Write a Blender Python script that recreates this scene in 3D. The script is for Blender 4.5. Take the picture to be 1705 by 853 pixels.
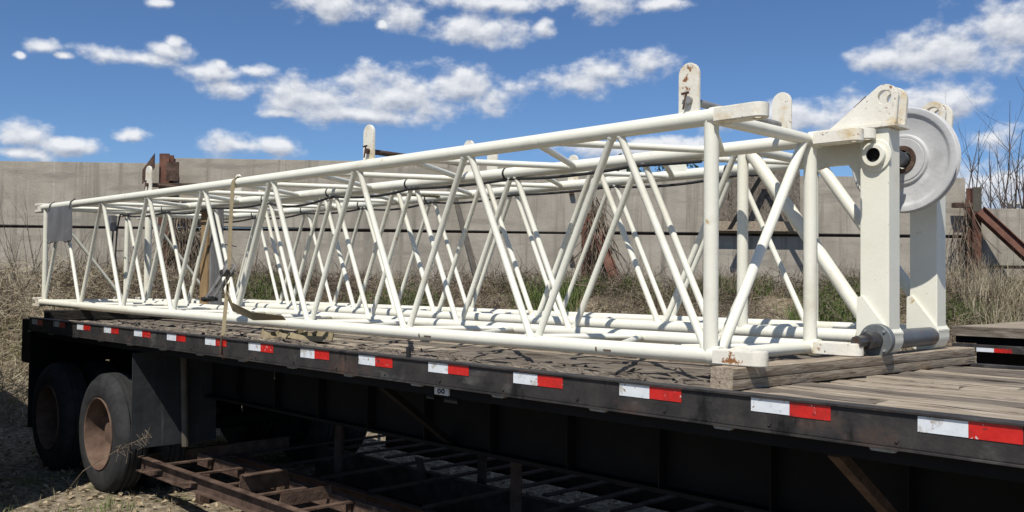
import bpy, bmesh, math, random
import numpy as np
from mathutils import Vector, Matrix, noise as mnoise
random.seed(7); rng = np.random.default_rng(7)
scene = bpy.context.scene
for o in list(bpy.data.objects): bpy.data.objects.remove(o)
COL = scene.collection
R = math.radians

# ------------------------------------------------------------------ camera
CAM = Vector((1.1922, -2.9875, 0.4378)); YAW, PITCH, ROLL = 45.5452, 1.5709, 0.6014
cd = bpy.data.cameras.new('camera'); cam = bpy.data.objects.new('camera', cd); COL.objects.link(cam)
cd.sensor_fit = 'HORIZONTAL'; cd.sensor_width = 36; cd.lens = 36 * 1538.17 / 1705
cd.clip_start = 0.05; cd.clip_end = 3000
a, b, r_ = R(YAW), R(PITCH), R(ROLL)
F = Vector((-math.sin(a) * math.cos(b), math.cos(a) * math.cos(b), math.sin(b)))
Rt = Vector((math.cos(a), math.sin(a), 0)); Up = Rt.cross(F)
Rt2 = Rt * math.cos(r_) + Up * math.sin(r_); Up2 = -Rt * math.sin(r_) + Up * math.cos(r_)
M = Matrix((Rt2, Up2, -F)).transposed().to_4x4(); M.translation = CAM
cam.matrix_world = M
scene.camera = cam
FH = Vector((-math.sin(a), math.cos(a), 0)); RH = Vector((math.cos(a), math.sin(a), 0))   # yard axes: away from / along the wall
def W(r, s, z): return Vector((CAM.x, CAM.y, 0)) + RH * r + FH * s + Vector((0, 0, z))

# ------------------------------------------------------------------ light
SUN_EL, SUN_DIR = R(55), Vector((0.447, -0.894, 0)).normalized()
sd = bpy.data.lights.new('sun', 'SUN'); sun = bpy.data.objects.new('sun', sd); COL.objects.link(sun)
sd.energy = 4.6; sd.angle = R(0.53); sd.color = (1.0, 0.955, 0.88)
sv = SUN_DIR * math.cos(SUN_EL) + Vector((0, 0, math.sin(SUN_EL)))
sun.rotation_euler = sv.to_track_quat('Z', 'Y').to_euler(); sun.location = (4, -8, 12)

scene.view_settings.view_transform = 'Standard'; scene.view_settings.look = 'None'
scene.view_settings.exposure = 0.08; scene.view_settings.gamma = 1.0
scene.render.engine = 'CYCLES'
scene.cycles.max_bounces = 6; scene.cycles.diffuse_bounces = 2

world = bpy.data.worlds.new('World'); scene.world = world; world.use_nodes = True
CLOUDS = [(-27.99, 7.62, 1.69, 0.98), (-25.75, 7.29, 1.97, 0.6), (-28.26, 6.72, 1.74, 0.46), (-22.5, 8.1, 1.08, 0.41), (-22.43, 12.48, 2.69, 0.5), (-20.49, 13.0, 1.38, 0.57), (-20.3, 13.55, 0.49, 0.4), (-27.22, 12.54, 0.95, 0.45), (-26.13, 12.19, 0.54, 0.23), (-28.3, 11.93, 0.44, 0.25), (-18.23, 11.97, 1.69, 0.75), (-17.09, 11.15, 1.78, 0.55), (-17.69, 12.42, 0.48, 0.34), (-15.56, 12.33, 1.18, 0.38), (-16.69, 7.89, 1.99, 0.7), (-14.26, 8.01, 1.47, 0.78), (-12.35, 10.84, 3.21, 1.35), (-7.64, 11.22, 4.77, 1.72), (-3.01, 11.72, 3.36, 1.51), (-9.45, 10.08, 4.36, 0.65), (-14.11, 9.86, 1.34, 0.32), (-10.83, 16.4, 3.33, 1.02), (-6.9, 15.92, 1.33, 1.04), (-8.07, 15.38, 0.59, 0.35), (-2.12, 15.29, 3.44, 0.98), (1.82, 15.41, 0.75, 0.63), (-1.01, 16.85, 4.87, 0.59), (5.36, 16.77, 1.93, 0.97), (3.72, 12.14, 2.31, 0.93), (5.76, 12.84, 1.85, 0.93), (8.34, 13.22, 1.91, 0.92), (9.23, 16.74, 1.54, 0.48), (21.89, 12.89, 1.94, 0.73), (25.04, 12.9, 3.9, 1.6), (28.34, 13.68, 2.9, 1.8), (25.65, 10.29, 1.7, 1.2), (23.32, 10.32, 2.2, 0.9), (17.92, 9.83, 4.2, 1.15), (27.59, 8.13, 1.47, 0.72), (27.13, 5.36, 3.84, 1.65), (8.37, 8.19, 5.47, 0.73), (-21.2, 15.58, 0.85, 0.29), (13.76, 9.81, 2.82, 0.64)]
def build_world():
    nt = world.node_tree; N = nt.nodes; L = nt.links; N.clear()
    # cloud cover as a function of heading and height above the horizon (degrees), fixed in the sky
    g = bpy.data.node_groups.new('cloud_cover', 'ShaderNodeTree')
    g.interface.new_socket('uv', in_out='INPUT', socket_type='NodeSocketVector')
    g.interface.new_socket('cover', in_out='OUTPUT', socket_type='NodeSocketFloat')
    gn, gl = g.nodes, g.links
    gi = gn.new('NodeGroupInput'); go = gn.new('NodeGroupOutput')
    wn = gn.new('ShaderNodeTexNoise'); wn.inputs['Scale'].default_value = 0.55; wn.inputs['Detail'].default_value = 3
    gl.new(gi.outputs[0], wn.inputs['Vector'])
    ws = gn.new('ShaderNodeVectorMath'); ws.operation = 'MULTIPLY_ADD'
    gl.new(wn.outputs['Color'], ws.inputs[0]); ws.inputs[1].default_value = (0.9, 0.36, 0); ws.inputs[2].default_value = (-0.45, -0.18, 0)
    wa = gn.new('ShaderNodeVectorMath'); wa.operation = 'ADD'; gl.new(gi.outputs[0], wa.inputs[0]); gl.new(ws.outputs[0], wa.inputs[1])
    prev = None
    for (u, v, ua, vb) in CLOUDS:
        m = gn.new('ShaderNodeVectorMath'); m.operation = 'MULTIPLY_ADD'
        gl.new(wa.outputs[0], m.inputs[0]); m.inputs[1].default_value = (1 / ua, 1 / vb, 0); m.inputs[2].default_value = (-u / ua, -v / vb, 0)
        l = gn.new('ShaderNodeVectorMath'); l.operation = 'LENGTH'; gl.new(m.outputs[0], l.inputs[0])
        if prev is None: prev = l.outputs['Value']
        else:
            mi = gn.new('ShaderNodeMath'); mi.operation = 'SMOOTH_MIN'; mi.inputs[2].default_value = 0.16
            gl.new(prev, mi.inputs[0]); gl.new(l.outputs['Value'], mi.inputs[1]); prev = mi.outputs[0]
    mn = gn.new('ShaderNodeMath'); mn.operation = 'MINIMUM'; mn.inputs[1].default_value = 1.75; gl.new(prev, mn.inputs[0])
    # scattered clouds elsewhere round the sky, same kind
    sc = gn.new('ShaderNodeVectorMath'); sc.operation = 'MULTIPLY'; gl.new(gi.outputs[0], sc.inputs[0]); sc.inputs[1].default_value = (0.75, 1.05, 1)
    n1 = gn.new('ShaderNodeTexNoise'); n1.inputs['Scale'].default_value = 0.62; n1.inputs['Detail'].default_value = 11; n1.inputs['Roughness'].default_value = 0.57
    gl.new(sc.outputs[0], n1.inputs['Vector'])
    n2 = gn.new('ShaderNodeTexNoise'); n2.inputs['Scale'].default_value = 0.16; n2.inputs['Detail'].default_value = 2
    gl.new(sc.outputs[0], n2.inputs['Vector'])
    sx = gn.new('ShaderNodeSeparateXYZ'); gl.new(gi.outputs[0], sx.inputs[0])
    ab = gn.new('ShaderNodeMath'); ab.operation = 'ABSOLUTE'; gl.new(sx.outputs[0], ab.inputs[0])
    far1 = gn.new('ShaderNodeMapRange'); far1.inputs['From Min'].default_value = 31; far1.inputs['From Max'].default_value = 36; gl.new(ab.outputs[0], far1.inputs['Value'])
    far2 = gn.new('ShaderNodeMapRange'); far2.inputs['From Min'].default_value = 18.5; far2.inputs['From Max'].default_value = 23; gl.new(sx.outputs[1], far2.inputs['Value'])
    fm = gn.new('ShaderNodeMath'); fm.operation = 'MAXIMUM'; gl.new(far1.outputs[0], fm.inputs[0]); gl.new(far2.outputs[0], fm.inputs[1])
    th = gn.new('ShaderNodeMapRange'); th.inputs['From Min'].default_value = 0.45; th.inputs['From Max'].default_value = 0.72
    th.inputs['To Min'].default_value = 1.7; th.inputs['To Max'].default_value = 0.2; gl.new(n2.outputs[0], th.inputs['Value'])
    mx = gn.new('ShaderNodeMix'); mx.data_type = 'FLOAT'; gl.new(fm.outputs[0], mx.inputs[0]); gl.new(mn.outputs[0], mx.inputs[2]); gl.new(th.outputs[0], mx.inputs[3])
    su = gn.new('ShaderNodeMath'); su.operation = 'SUBTRACT'; su.inputs[0].default_value = 1.0; gl.new(mx.outputs[0], su.inputs[1])
    ns = gn.new('ShaderNodeMath'); ns.operation = 'MULTIPLY_ADD'; gl.new(n1.outputs[0], ns.inputs[0]); ns.inputs[1].default_value = 2.6; ns.inputs[2].default_value = -1.20
    ad = gn.new('ShaderNodeMath'); ad.operation = 'ADD'; gl.new(su.outputs[0], ad.inputs[0]); gl.new(ns.outputs[0], ad.inputs[1])
    gl.new(ad.outputs[0], go.inputs[0])

    tc = N.new('ShaderNodeTexCoord')
    def dot(v):
        d = N.new('ShaderNodeVectorMath'); d.operation = 'DOT_PRODUCT'; L.new(tc.outputs['Generated'], d.inputs[0]); d.inputs[1].default_value = v; return d.outputs['Value']
    def math_(op, *ins, clamp=False):
        m = N.new('ShaderNodeMath'); m.operation = op; m.use_clamp = clamp
        for i, x in enumerate(ins):
            if isinstance(x, (int, float)): m.inputs[i].default_value = x
            else: L.new(x, m.inputs[i])
        return m.outputs[0]
    az = math_('MULTIPLY', math_('ARCTAN2', dot(RH), dot(FH)), 57.2958)
    el = math_('MULTIPLY', math_('ARCSINE', dot((0, 0, 1))), 57.2958)
    cb = N.new('ShaderNodeCombineXYZ'); L.new(az, cb.inputs[0]); L.new(el, cb.inputs[1])
    def cover(off):
        gnode = N.new('ShaderNodeGroup'); gnode.node_tree = g
        if off:
            v = N.new('ShaderNodeVectorMath'); v.operation = 'ADD'; L.new(cb.outputs[0], v.inputs[0]); v.inputs[1].default_value = off; L.new(v.outputs[0], gnode.inputs[0])
        else: L.new(cb.outputs[0], gnode.inputs[0])
        return gnode.outputs[0]
    d0 = cover(None); d1 = cover((-0.12, 0.42, 0)); 
    alpha = N.new('ShaderNodeMapRange'); alpha.interpolation_type = 'SMOOTHSTEP'; alpha.inputs['From Min'].default_value = -0.16; alpha.inputs['From Max'].default_value = 0.78; L.new(d0, alpha.inputs['Value'])
    up = N.new('ShaderNodeMapRange'); up.inputs['From Min'].default_value = -2; up.inputs['From Max'].default_value = 1; L.new(el, up.inputs['Value'])
    al = math_('MULTIPLY', math_('MULTIPLY', alpha.outputs[0], 0.92), up.outputs[0])
    sh = math_('SUBTRACT', d0, d1)
    shm = N.new('ShaderNodeMapRange'); shm.inputs['From Min'].default_value = -0.62; shm.inputs['From Max'].default_value = 0.62; L.new(sh, shm.inputs['Value'])
    ramp = N.new('ShaderNodeMix'); ramp.data_type = 'RGBA'; L.new(shm.outputs[0], ramp.inputs[0])
    ramp.inputs[6].default_value = (0.36, 0.40, 0.49, 1); ramp.inputs[7].default_value = (0.86, 0.87, 0.89, 1)
    sky = N.new('ShaderNodeTexSky'); sky.sky_type = 'NISHITA'; sky.sun_disc = False
    sky.sun_elevation = SUN_EL; sky.sun_rotation = math.atan2(SUN_DIR.x, SUN_DIR.y)
    sky.altitude = 1400; sky.air_density = 1.0; sky.dust_density = 0.0; sky.ozone_density = 10.0
    bg1 = N.new('ShaderNodeBackground'); L.new(sky.outputs[0], bg1.inputs[0]); bg1.inputs[1].default_value = SKY
    bg2 = N.new('ShaderNodeBackground'); L.new(ramp.outputs[2], bg2.inputs[0]); bg2.inputs[1].default_value = 1.0
    mixs = N.new('ShaderNodeMixShader'); L.new(al, mixs.inputs[0]); L.new(bg1.outputs[0], mixs.inputs[1]); L.new(bg2.outputs[0], mixs.inputs[2])
    out = N.new('ShaderNodeOutputWorld'); L.new(mixs.outputs[0], out.inputs[0])
SKY = 0.094
build_world()

# ------------------------------------------------------------------ materials
def lin(c): return (c[0], c[1], c[2], 1)
def mat(name, ramp, scale=6, stretch=(1, 1, 1), rough=0.7, bump=0.15, bscale=None, detail=6, metal=0.0, spots=(), distort=0.0, spec=None):
    """Principled material: colour ramp over noise, then layers of spots (colour, scale, threshold, softness, stretch), and bump."""
    m = bpy.data.materials.new(name); m.use_nodes = True
    nt = m.node_tree; N, L = nt.nodes, nt.links
    p = N['Principled BSDF']; tc = N.new('ShaderNodeTexCoord')
    mp = N.new('ShaderNodeMapping'); mp.inputs['Scale'].default_value = stretch; L.new(tc.outputs['Object'], mp.inputs[0])
    n = N.new('ShaderNodeTexNoise'); n.inputs['Scale'].default_value = scale; n.inputs['Detail'].default_value = detail; n.inputs['Roughness'].default_value = 0.62; n.inputs['Distortion'].default_value = distort
    L.new(mp.outputs[0], n.inputs['Vector'])
    cr = N.new('ShaderNodeValToRGB'); el = cr.color_ramp.elements
    el[0].position, el[0].color = ramp[0][0], lin(ramp[0][1]); el[1].position, el[1].color = ramp[-1][0], lin(ramp[-1][1])
    for pos, c in ramp[1:-1]:
        e = el.new(pos); e.color = lin(c)
    L.new(n.outputs[0], cr.inputs[0]); col = cr.outputs[0]
    for sp in spots:
        c, sc_, th, soft = sp[:4]
        mp2 = N.new('ShaderNodeMapping'); mp2.inputs['Scale'].default_value = sp[4] if len(sp) > 4 else (1, 1, 1); mp2.inputs['Location'].default_value = (random.uniform(-9, 9),) * 3
        L.new(tc.outputs['Object'], mp2.inputs[0])
        n2 = N.new('ShaderNodeTexNoise'); n2.inputs['Scale'].default_value = sc_; n2.inputs['Detail'].default_value = 7; n2.inputs['Roughness'].default_value = 0.65
        L.new(mp2.outputs[0], n2.inputs['Vector'])
        mr = N.new('ShaderNodeMapRange'); mr.inputs['From Min'].default_value = th; mr.inputs['From Max'].default_value = th + soft
        L.new(n2.outputs[0], mr.inputs['Value'])
        mx = N.new('ShaderNodeMix'); mx.data_type = 'RGBA'; L.new(mr.outputs[0], mx.inputs[0]); L.new(col, mx.inputs[6]); mx.inputs[7].default_value = lin(c); col = mx.outputs[2]
    L.new(col, p.inputs['Base Color']); p.inputs['Roughness'].default_value = rough; p.inputs['Metallic'].default_value = metal
    if spec is not None: p.inputs['Specular IOR Level'].default_value = spec
    if bump:
        nb = N.new('ShaderNodeTexNoise'); nb.inputs['Scale'].default_value = bscale or scale * 3; nb.inputs['Detail'].default_value = 5; L.new(mp.outputs[0], nb.inputs['Vector'])
        bp = N.new('ShaderNodeBump'); bp.inputs['Strength'].default_value = bump; bp.inputs['Distance'].default_value = 0.02
        L.new(nb.outputs[0], bp.inputs['Height']); L.new(bp.outputs[0], p.inputs['Normal'])
    return m
RUST = (0.13, 0.052, 0.022)
MT = {}
MT['white'] = mat('cream_white_paint', [(0.3, (0.74, 0.72, 0.605)), (0.7, (0.80, 0.785, 0.672))], 5, rough=0.42, bump=0.05, bscale=60,
                  spots=[((0.58, 0.53, 0.41), 2.4, 0.57, 0.2), ((0.50, 0.36, 0.17), 8, 0.665, 0.06), ((0.28, 0.16, 0.07), 26, 0.695, 0.03), (RUST, 40, 0.715, 0.02)])
MT['white_rust'] = mat('chipped_white_paint', [(0.3, (0.72, 0.68, 0.57)), (0.7, (0.80, 0.77, 0.68))], 6, rough=0.5, bump=0.1, bscale=50,
                       spots=[((0.60, 0.47, 0.27), 7, 0.53, 0.16), ((0.26, 0.11, 0.035), 11, 0.605, 0.04), (RUST, 26, 0.64, 0.03)])
MT['rust'] = mat('rusty_steel', [(0.3, (0.042, 0.028, 0.021)), (0.5, (0.090, 0.058, 0.043)), (0.72, (0.155, 0.104, 0.078))], 9, rough=0.9, bump=0.3, bscale=60, spec=0.2,
                 spots=[((0.30, 0.20, 0.13), 5, 0.66, 0.1)])
MT['rust_dark'] = mat('shade_toned_rusty_steel', [(0.3, (0.035, 0.024, 0.020)), (0.7, (0.09, 0.060, 0.048))], 9, rough=0.9, bump=0.2, spec=0.15)  # rust colour darkened to carry the shade under the trailer; also the joint strips
MT['rust_red'] = mat('red_rusty_post_steel', [(0.3, (0.075, 0.036, 0.026)), (0.7, (0.19, 0.095, 0.068))], 6, rough=0.9, bump=0.25, spec=0.2, spots=[((0.42, 0.27, 0.16), 4, 0.68, 0.06)])
MT['black'] = mat('worn_black_paint', [(0.35, (0.020, 0.019, 0.019)), (0.65, (0.048, 0.043, 0.040))], 7, rough=0.62, bump=0.12, bscale=50, spec=0.3,
                  spots=[((0.095, 0.058, 0.042), 3.5, 0.57, 0.16, (0.7, 1, 1)), ((0.085, 0.082, 0.078), 9, 0.58, 0.12, (0.5, 1, 1)), ((0.008, 0.008, 0.008), 6, 0.60, 0.08, (1, 1, 0.4))])
MT['frame'] = mat('black_frame_paint', [(0.3, (0.006, 0.006, 0.0065)), (0.7, (0.011, 0.010, 0.0095))], 5, rough=0.75, bump=0.1, spec=0.15)
MT['tyre'] = mat('dusty_rubber', [(0.3, (0.016, 0.016, 0.017)), (0.7, (0.040, 0.040, 0.040))], 9, rough=0.85, bump=0.2, bscale=80, spec=0.25)
MT['rim'] = mat('rusty_wheel_steel', [(0.3, (0.085, 0.052, 0.037)), (0.7, (0.165, 0.110, 0.080))], 10, rough=0.85, bump=0.2, spec=0.2, spots=[((0.07, 0.045, 0.035), 7, 0.6, 0.06)])
MT['flap'] = mat('dusty_mudflap_rubber', [(0.3, (0.020, 0.022, 0.024)), (0.7, (0.038, 0.040, 0.042))], 4, rough=0.8, bump=0.1, spec=0.25, spots=[((0.11, 0.11, 0.105), 3, 0.62, 0.2, (1, 3, 0.4))])
MT['tape_w'] = mat('white_reflective_tape', [(0.3, (0.62, 0.66, 0.70)), (0.7, (0.74, 0.77, 0.79))], 20, rough=0.35, bump=0.05, spots=[((0.45, 0.43, 0.39), 14, 0.54, 0.08), ((0.26, 0.20, 0.14), 38, 0.635, 0.03)])
MT['tape_r'] = mat('red_reflective_tape', [(0.3, (0.48, 0.012, 0.010)), (0.7, (0.60, 0.022, 0.016))], 20, rough=0.35, bump=0.05, spots=[((0.30, 0.02, 0.016), 9, 0.50, 0.15), ((0.6, 0.5, 0.48), 42, 0.64, 0.02), ((0.10, 0.03, 0.025), 25, 0.63, 0.03)])
MT['galv'] = mat('dull_galvanised_steel', [(0.3, (0.22, 0.215, 0.205)), (0.7, (0.36, 0.355, 0.34))], 14, rough=0.55, bump=0.1, metal=0.3)
MT['sheave'] = mat('worn_grey_cast_iron', [(0.3, (0.43, 0.43, 0.425)), (0.7, (0.56, 0.56, 0.555))], 7, rough=0.6, bump=0.08, bscale=60, metal=0.0, spots=[((0.36, 0.355, 0.35), 5, 0.55, 0.15), ((0.62, 0.62, 0.615), 9, 0.62, 0.08)])
MT['pin'] = mat('oily_pin_steel', [(0.3, (0.045, 0.042, 0.042)), (0.7, (0.12, 0.11, 0.105))], 9, rough=0.4, bump=0.1, metal=0.6, spots=[((0.12, 0.06, 0.035), 8, 0.6, 0.1)])
MT['pipe'] = mat('blue_grey_pipe_steel', [(0.3, (0.065, 0.075, 0.085)), (0.7, (0.15, 0.16, 0.17))], 5, rough=0.5, bump=0.1, metal=0.3, spots=[((0.17, 0.08, 0.045), 6, 0.57, 0.12)])
MT['disc'] = mat('grey_flange_steel', [(0.3, (0.11, 0.122, 0.126)), (0.7, (0.20, 0.214, 0.214))], 12, rough=0.55, bump=0.1, metal=0.3)
MT['dark'] = mat('dark_hollow', [(0.3, (0.006, 0.006, 0.006)), (0.7, (0.012, 0.011, 0.01))], 8, rough=0.9, bump=0)
MT['sheet'] = mat('dented_grey_sheet_metal', [(0.3, (0.17, 0.17, 0.18)), (0.7, (0.29, 0.29, 0.30))], 3, (1, 1, 0.3), rough=0.5, bump=0.4, bscale=9, metal=0.5, spots=[((0.42, 0.42, 0.42), 6, 0.64, 0.1)])
MT['cable'] = mat('black_cable_rubber', [(0.3, (0.012, 0.012, 0.012)), (0.7, (0.03, 0.03, 0.03))], 8, rough=0.6, bump=0)
MT['strap'] = mat('tan_webbing', [(0.3, (0.23, 0.185, 0.11)), (0.7, (0.33, 0.275, 0.175))], 30, rough=0.9, bump=0.3, bscale=160, spec=0.1)
MT['deck'] = mat('weathered_deck_wood', [(0.28, (0.165, 0.130, 0.094)), (0.5, (0.335, 0.280, 0.213)), (0.75, (0.50, 0.44, 0.36))], 5, (0.7, 11, 4), rough=0.92, bump=0.6, bscale=9, spec=0.1, distort=0.6,
                 spots=[((0.05, 0.036, 0.028), 3.2, 0.57, 0.05, (0.5, 11, 2)), ((0.13, 0.090, 0.066), 1.1, 0.55, 0.2), ((0.03, 0.023, 0.019), 5, 0.64, 0.03, (0.35, 14, 2))])
MT['deck2'] = mat('dark_deck_wood', [(0.28, (0.075, 0.061, 0.048)), (0.5, (0.165, 0.140, 0.113)), (0.75, (0.28, 0.247, 0.207))], 5, (0.7, 9, 4), rough=0.92, bump=0.6, bscale=9, spec=0.1, distort=0.6,
                  spots=[((0.05, 0.036, 0.029), 3.0, 0.58, 0.06, (0.6, 8, 2))])
MT['timber'] = mat('weathered_timber', [(0.28, (0.17, 0.128, 0.088)), (0.5, (0.32, 0.262, 0.195)), (0.75, (0.45, 0.39, 0.31))], 5, (12, 0.9, 12), rough=0.9, bump=0.25, bscale=10, spec=0.1, distort=0.5,
                   spots=[((0.10, 0.075, 0.055), 4, 0.6, 0.08, (8, 0.7, 8)), ((0.30, 0.15, 0.07), 2, 0.63, 0.1)])
MT['stake'] = mat('brown_stake_wood', [(0.28, (0.20, 0.13, 0.065)), (0.55, (0.33, 0.23, 0.125)), (0.75, (0.42, 0.31, 0.19))], 6, (9, 9, 0.8), rough=0.85, bump=0.4, spec=0.1, distort=0.6)
MT['soot'] = mat('black_tarred_timber', [(0.3, (0.015, 0.014, 0.013)), (0.7, (0.05, 0.045, 0.04))], 5, (6, 1, 6), rough=0.9, bump=0.4, spec=0.1)
MT['concrete'] = mat('weathered_precast_concrete', [(0.3, (0.298, 0.266, 0.218)), (0.52, (0.365, 0.327, 0.270)), (0.72, (0.42, 0.382, 0.322))], 2.2, (1, 1, 1.0), rough=0.93, bump=0.25, bscale=24, spec=0.1,
                     spots=[((0.22, 0.20, 0.165), 3.6, 0.52, 0.16, (1.8, 1.8, 0.07)), ((0.50, 0.465, 0.41), 4, 0.62, 0.08, (2.2, 2.2, 0.08)), ((0.27, 0.245, 0.205), 1.8, 0.52, 0.14, (0.4, 0.4, 3.0)), ((0.22, 0.197, 0.17), 7, 0.66, 0.05)])
MT['ground'] = mat('leaf_littered_soil', [(0.3, (0.085, 0.066, 0.046)), (0.5, (0.20, 0.165, 0.115)), (0.7, (0.36, 0.305, 0.225))], 13, rough=0.95, bump=0.7, bscale=30, spec=0.05,
                   spots=[((0.13, 0.135, 0.055), 1.3, 0.54, 0.14), ((0.09, 0.07, 0.05), 22, 0.6, 0.08), ((0.42, 0.37, 0.285), 34, 0.64, 0.05)])
MT['litter'] = mat('dead_leaves', [(0.3, (0.19, 0.135, 0.08)), (0.5, (0.36, 0.285, 0.185)), (0.7, (0.50, 0.43, 0.31))], 17, rough=0.85, bump=0, spec=0.15)
MT['dry'] = mat('dry_grass', [(0.3, (0.17, 0.13, 0.072)), (0.5, (0.30, 0.245, 0.145)), (0.7, (0.43, 0.37, 0.24))], 6, rough=0.9, bump=0, spec=0.05)
MT['brush'] = mat('dead_brush', [(0.3, (0.085, 0.064, 0.046)), (0.5, (0.17, 0.135, 0.100)), (0.7, (0.29, 0.24, 0.185))], 6, rough=0.92, bump=0, spec=0.05)
MT['pale'] = mat('pale_straw', [(0.32, (0.17, 0.135, 0.085)), (0.5, (0.33, 0.28, 0.19)), (0.68, (0.52, 0.46, 0.34))], 3, rough=0.9, bump=0, spec=0.05)
MT['green'] = mat('green_weeds', [(0.3, (0.065, 0.10, 0.025)), (0.5, (0.115, 0.16, 0.045)), (0.7, (0.18, 0.22, 0.08))], 7, rough=0.8, bump=0, spec=0.15)
MT['bark'] = mat('grey_brown_bark', [(0.3, (0.065, 0.052, 0.046)), (0.7, (0.13, 0.108, 0.095))], 12, rough=0.9, bump=0.2, spec=0.1)
MT['leafdark'] = mat('evergreen_leaves', [(0.3, (0.022, 0.038, 0.018)), (0.7, (0.05, 0.075, 0.032))], 2, rough=0.8, bump=0, spec=0.1)
MT['sidewhite'] = mat('white_slats', [(0.3, (0.55, 0.55, 0.53)), (0.7, (0.66, 0.66, 0.64))], 3, rough=0.6, bump=0)
MT['lens'] = mat('clouded_lamp_lens', [(0.3, (0.42, 0.43, 0.43)), (0.7, (0.56, 0.57, 0.56))], 22, rough=0.3, bump=0.05)
MT['stay'] = mat('dusty_beige_paint', [(0.3, (0.055, 0.047, 0.036)), (0.7, (0.10, 0.086, 0.066))], 8, rough=0.8)
MT['grey_wood'] = mat('grey_stake_wood', [(0.28, (0.13, 0.125, 0.12)), (0.55, (0.22, 0.215, 0.21)), (0.75, (0.31, 0.305, 0.30))], 6, (9, 9, 0.8), rough=0.9, bump=0.4, spec=0.1, distort=0.6)
MT['bin'] = mat('faded_green_bin_paint', [(0.3, (0.05, 0.075, 0.055)), (0.7, (0.08, 0.11, 0.085))], 3, rough=0.7, bump=0.1, spots=[(RUST, 5, 0.6, 0.08)])

# ------------------------------------------------------------------ helpers
def link(name, me, m, parent=None, smooth=False):
    o = bpy.data.objects.new(name, me); COL.objects.link(o)
    for mm in (m if isinstance(m, (list, tuple)) else [m]): me.materials.append(mm)
    if parent is not None:
        o.parent = parent
        o.matrix_parent_inverse = parent_world(parent).inverted()
    if smooth:
        for p in me.polygons: p.use_smooth = True
    return o
PW = {}
def parent_world(p):
    return PW.get(p.name, Matrix.Identity(4))
def thing(name, loc, label, cat, group=None):
    o = bpy.data.objects.new(name, None); COL.objects.link(o); o.location = loc; o.empty_display_size = 0.1
    o['label'] = label; o['category'] = cat
    if group: o['group'] = group
    PW[o.name] = Matrix.Translation(Vector(loc))
    return o
def tag(o, label, cat, group=None, kind=None):
    if label: o['label'] = label
    if cat: o['category'] = cat
    if group: o['group'] = group
    if kind: o['kind'] = kind
    return o
def fin(name, bm, m, parent=None, smooth=False, sharp=35):
    bmesh.ops.recalc_face_normals(bm, faces=bm.faces)
    me = bpy.data.meshes.new(name); bm.to_mesh(me); bm.free()
    o = link(name, me, m, parent, smooth)
    if smooth: me.set_sharp_from_angle(angle=R(sharp))
    return o
def V(*p): return Vector(p)
def frame_of(d):
    d = d.normalized(); u = d.cross(V(0, 0, 1))
    if u.length < 1e-4: u = V(1, 0, 0)
    u.normalize(); return u, u.cross(d).normalized()
def add_path(bm, pts, rad, seg=12, caps=True):
    """Round tube through points; rad is a number or one per point."""
    pts = [Vector(p) for p in pts]; rings = []
    u = None
    for i, p in enumerate(pts):
        d = (pts[min(i + 1, len(pts) - 1)] - pts[max(i - 1, 0)]).normalized()
        if u is None: u, w = frame_of(d)
        else:
            u = (u - d * u.dot(d)).normalized(); w = d.cross(u)
        w = d.cross(u)
        rr = rad[i] if isinstance(rad, (list, tuple)) else rad
        rings.append([bm.verts.new(p + (u * math.cos(2 * math.pi * k / seg) + w * math.sin(2 * math.pi * k / seg)) * rr) for k in range(seg)])
    for A, B in zip(rings, rings[1:]):
        for k in range(seg): bm.faces.new((A[k], A[(k + 1) % seg], B[(k + 1) % seg], B[k]))
    if caps:
        bm.faces.new(rings[0][::-1]); bm.faces.new(rings[-1])
def tube(name, p0, p1, rad, m, parent=None, seg=14):
    bm = bmesh.new(); add_path(bm, [p0, p1], rad, seg); return fin(name, bm, m, parent, True)
def path(name, pts, rad, m, parent=None, seg=8):
    bm = bmesh.new(); add_path(bm, pts, rad, seg); return fin(name, bm, m, parent, True)
def add_box(bm, lo, hi, jit=0):
    x0, y0, z0 = lo; x1, y1, z1 = hi
    vs = [bm.verts.new(V(x, y, z) + V(*(random.uniform(-jit, jit) for _ in range(3)))) for x in (x0, x1) for y in (y0, y1) for z in (z0, z1)]
    for f in ((0, 1, 3, 2), (4, 6, 7, 5), (0, 4, 5, 1), (2, 3, 7, 6), (0, 2, 6, 4), (1, 5, 7, 3)): bm.faces.new([vs[i] for i in f])
    return vs
def box(name, lo, hi, m, parent=None, bev=0.0, jit=0):
    bm = bmesh.new(); add_box(bm, lo, hi, jit)
    if bev: bmesh.ops.bevel(bm, geom=bm.edges[:], offset=bev, segments=2, affect='EDGES', profile=0.6)
    return fin(name, bm, m, parent)
def add_obox(bm, c, ax, ay, az):
    """oriented box: centre and three half-axes"""
    c, ax, ay, az = map(Vector, (c, ax, ay, az))
    vs = [bm.verts.new(c + ax * i + ay * j + az * k) for i in (-1, 1) for j in (-1, 1) for k in (-1, 1)]
    for f in ((0, 1, 3, 2), (4, 6, 7, 5), (0, 4, 5, 1), (2, 3, 7, 6), (0, 2, 6, 4), (1, 5, 7, 3)): bm.faces.new([vs[i] for i in f])
def obox(name, c, ax, ay, az, m, parent=None, bev=0):
    bm = bmesh.new(); add_obox(bm, c, ax, ay, az)
    if bev: bmesh.ops.bevel(bm, geom=bm.edges[:], offset=bev, segments=2, affect='EDGES')
    return fin(name, bm, m, parent)
def bar(name, p0, p1, wv, hv, m, parent=None, bev=0):
    p0, p1 = Vector(p0), Vector(p1); return obox(name, (p0 + p1) / 2, (p1 - p0) / 2, wv, hv, m, parent, bev)
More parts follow.
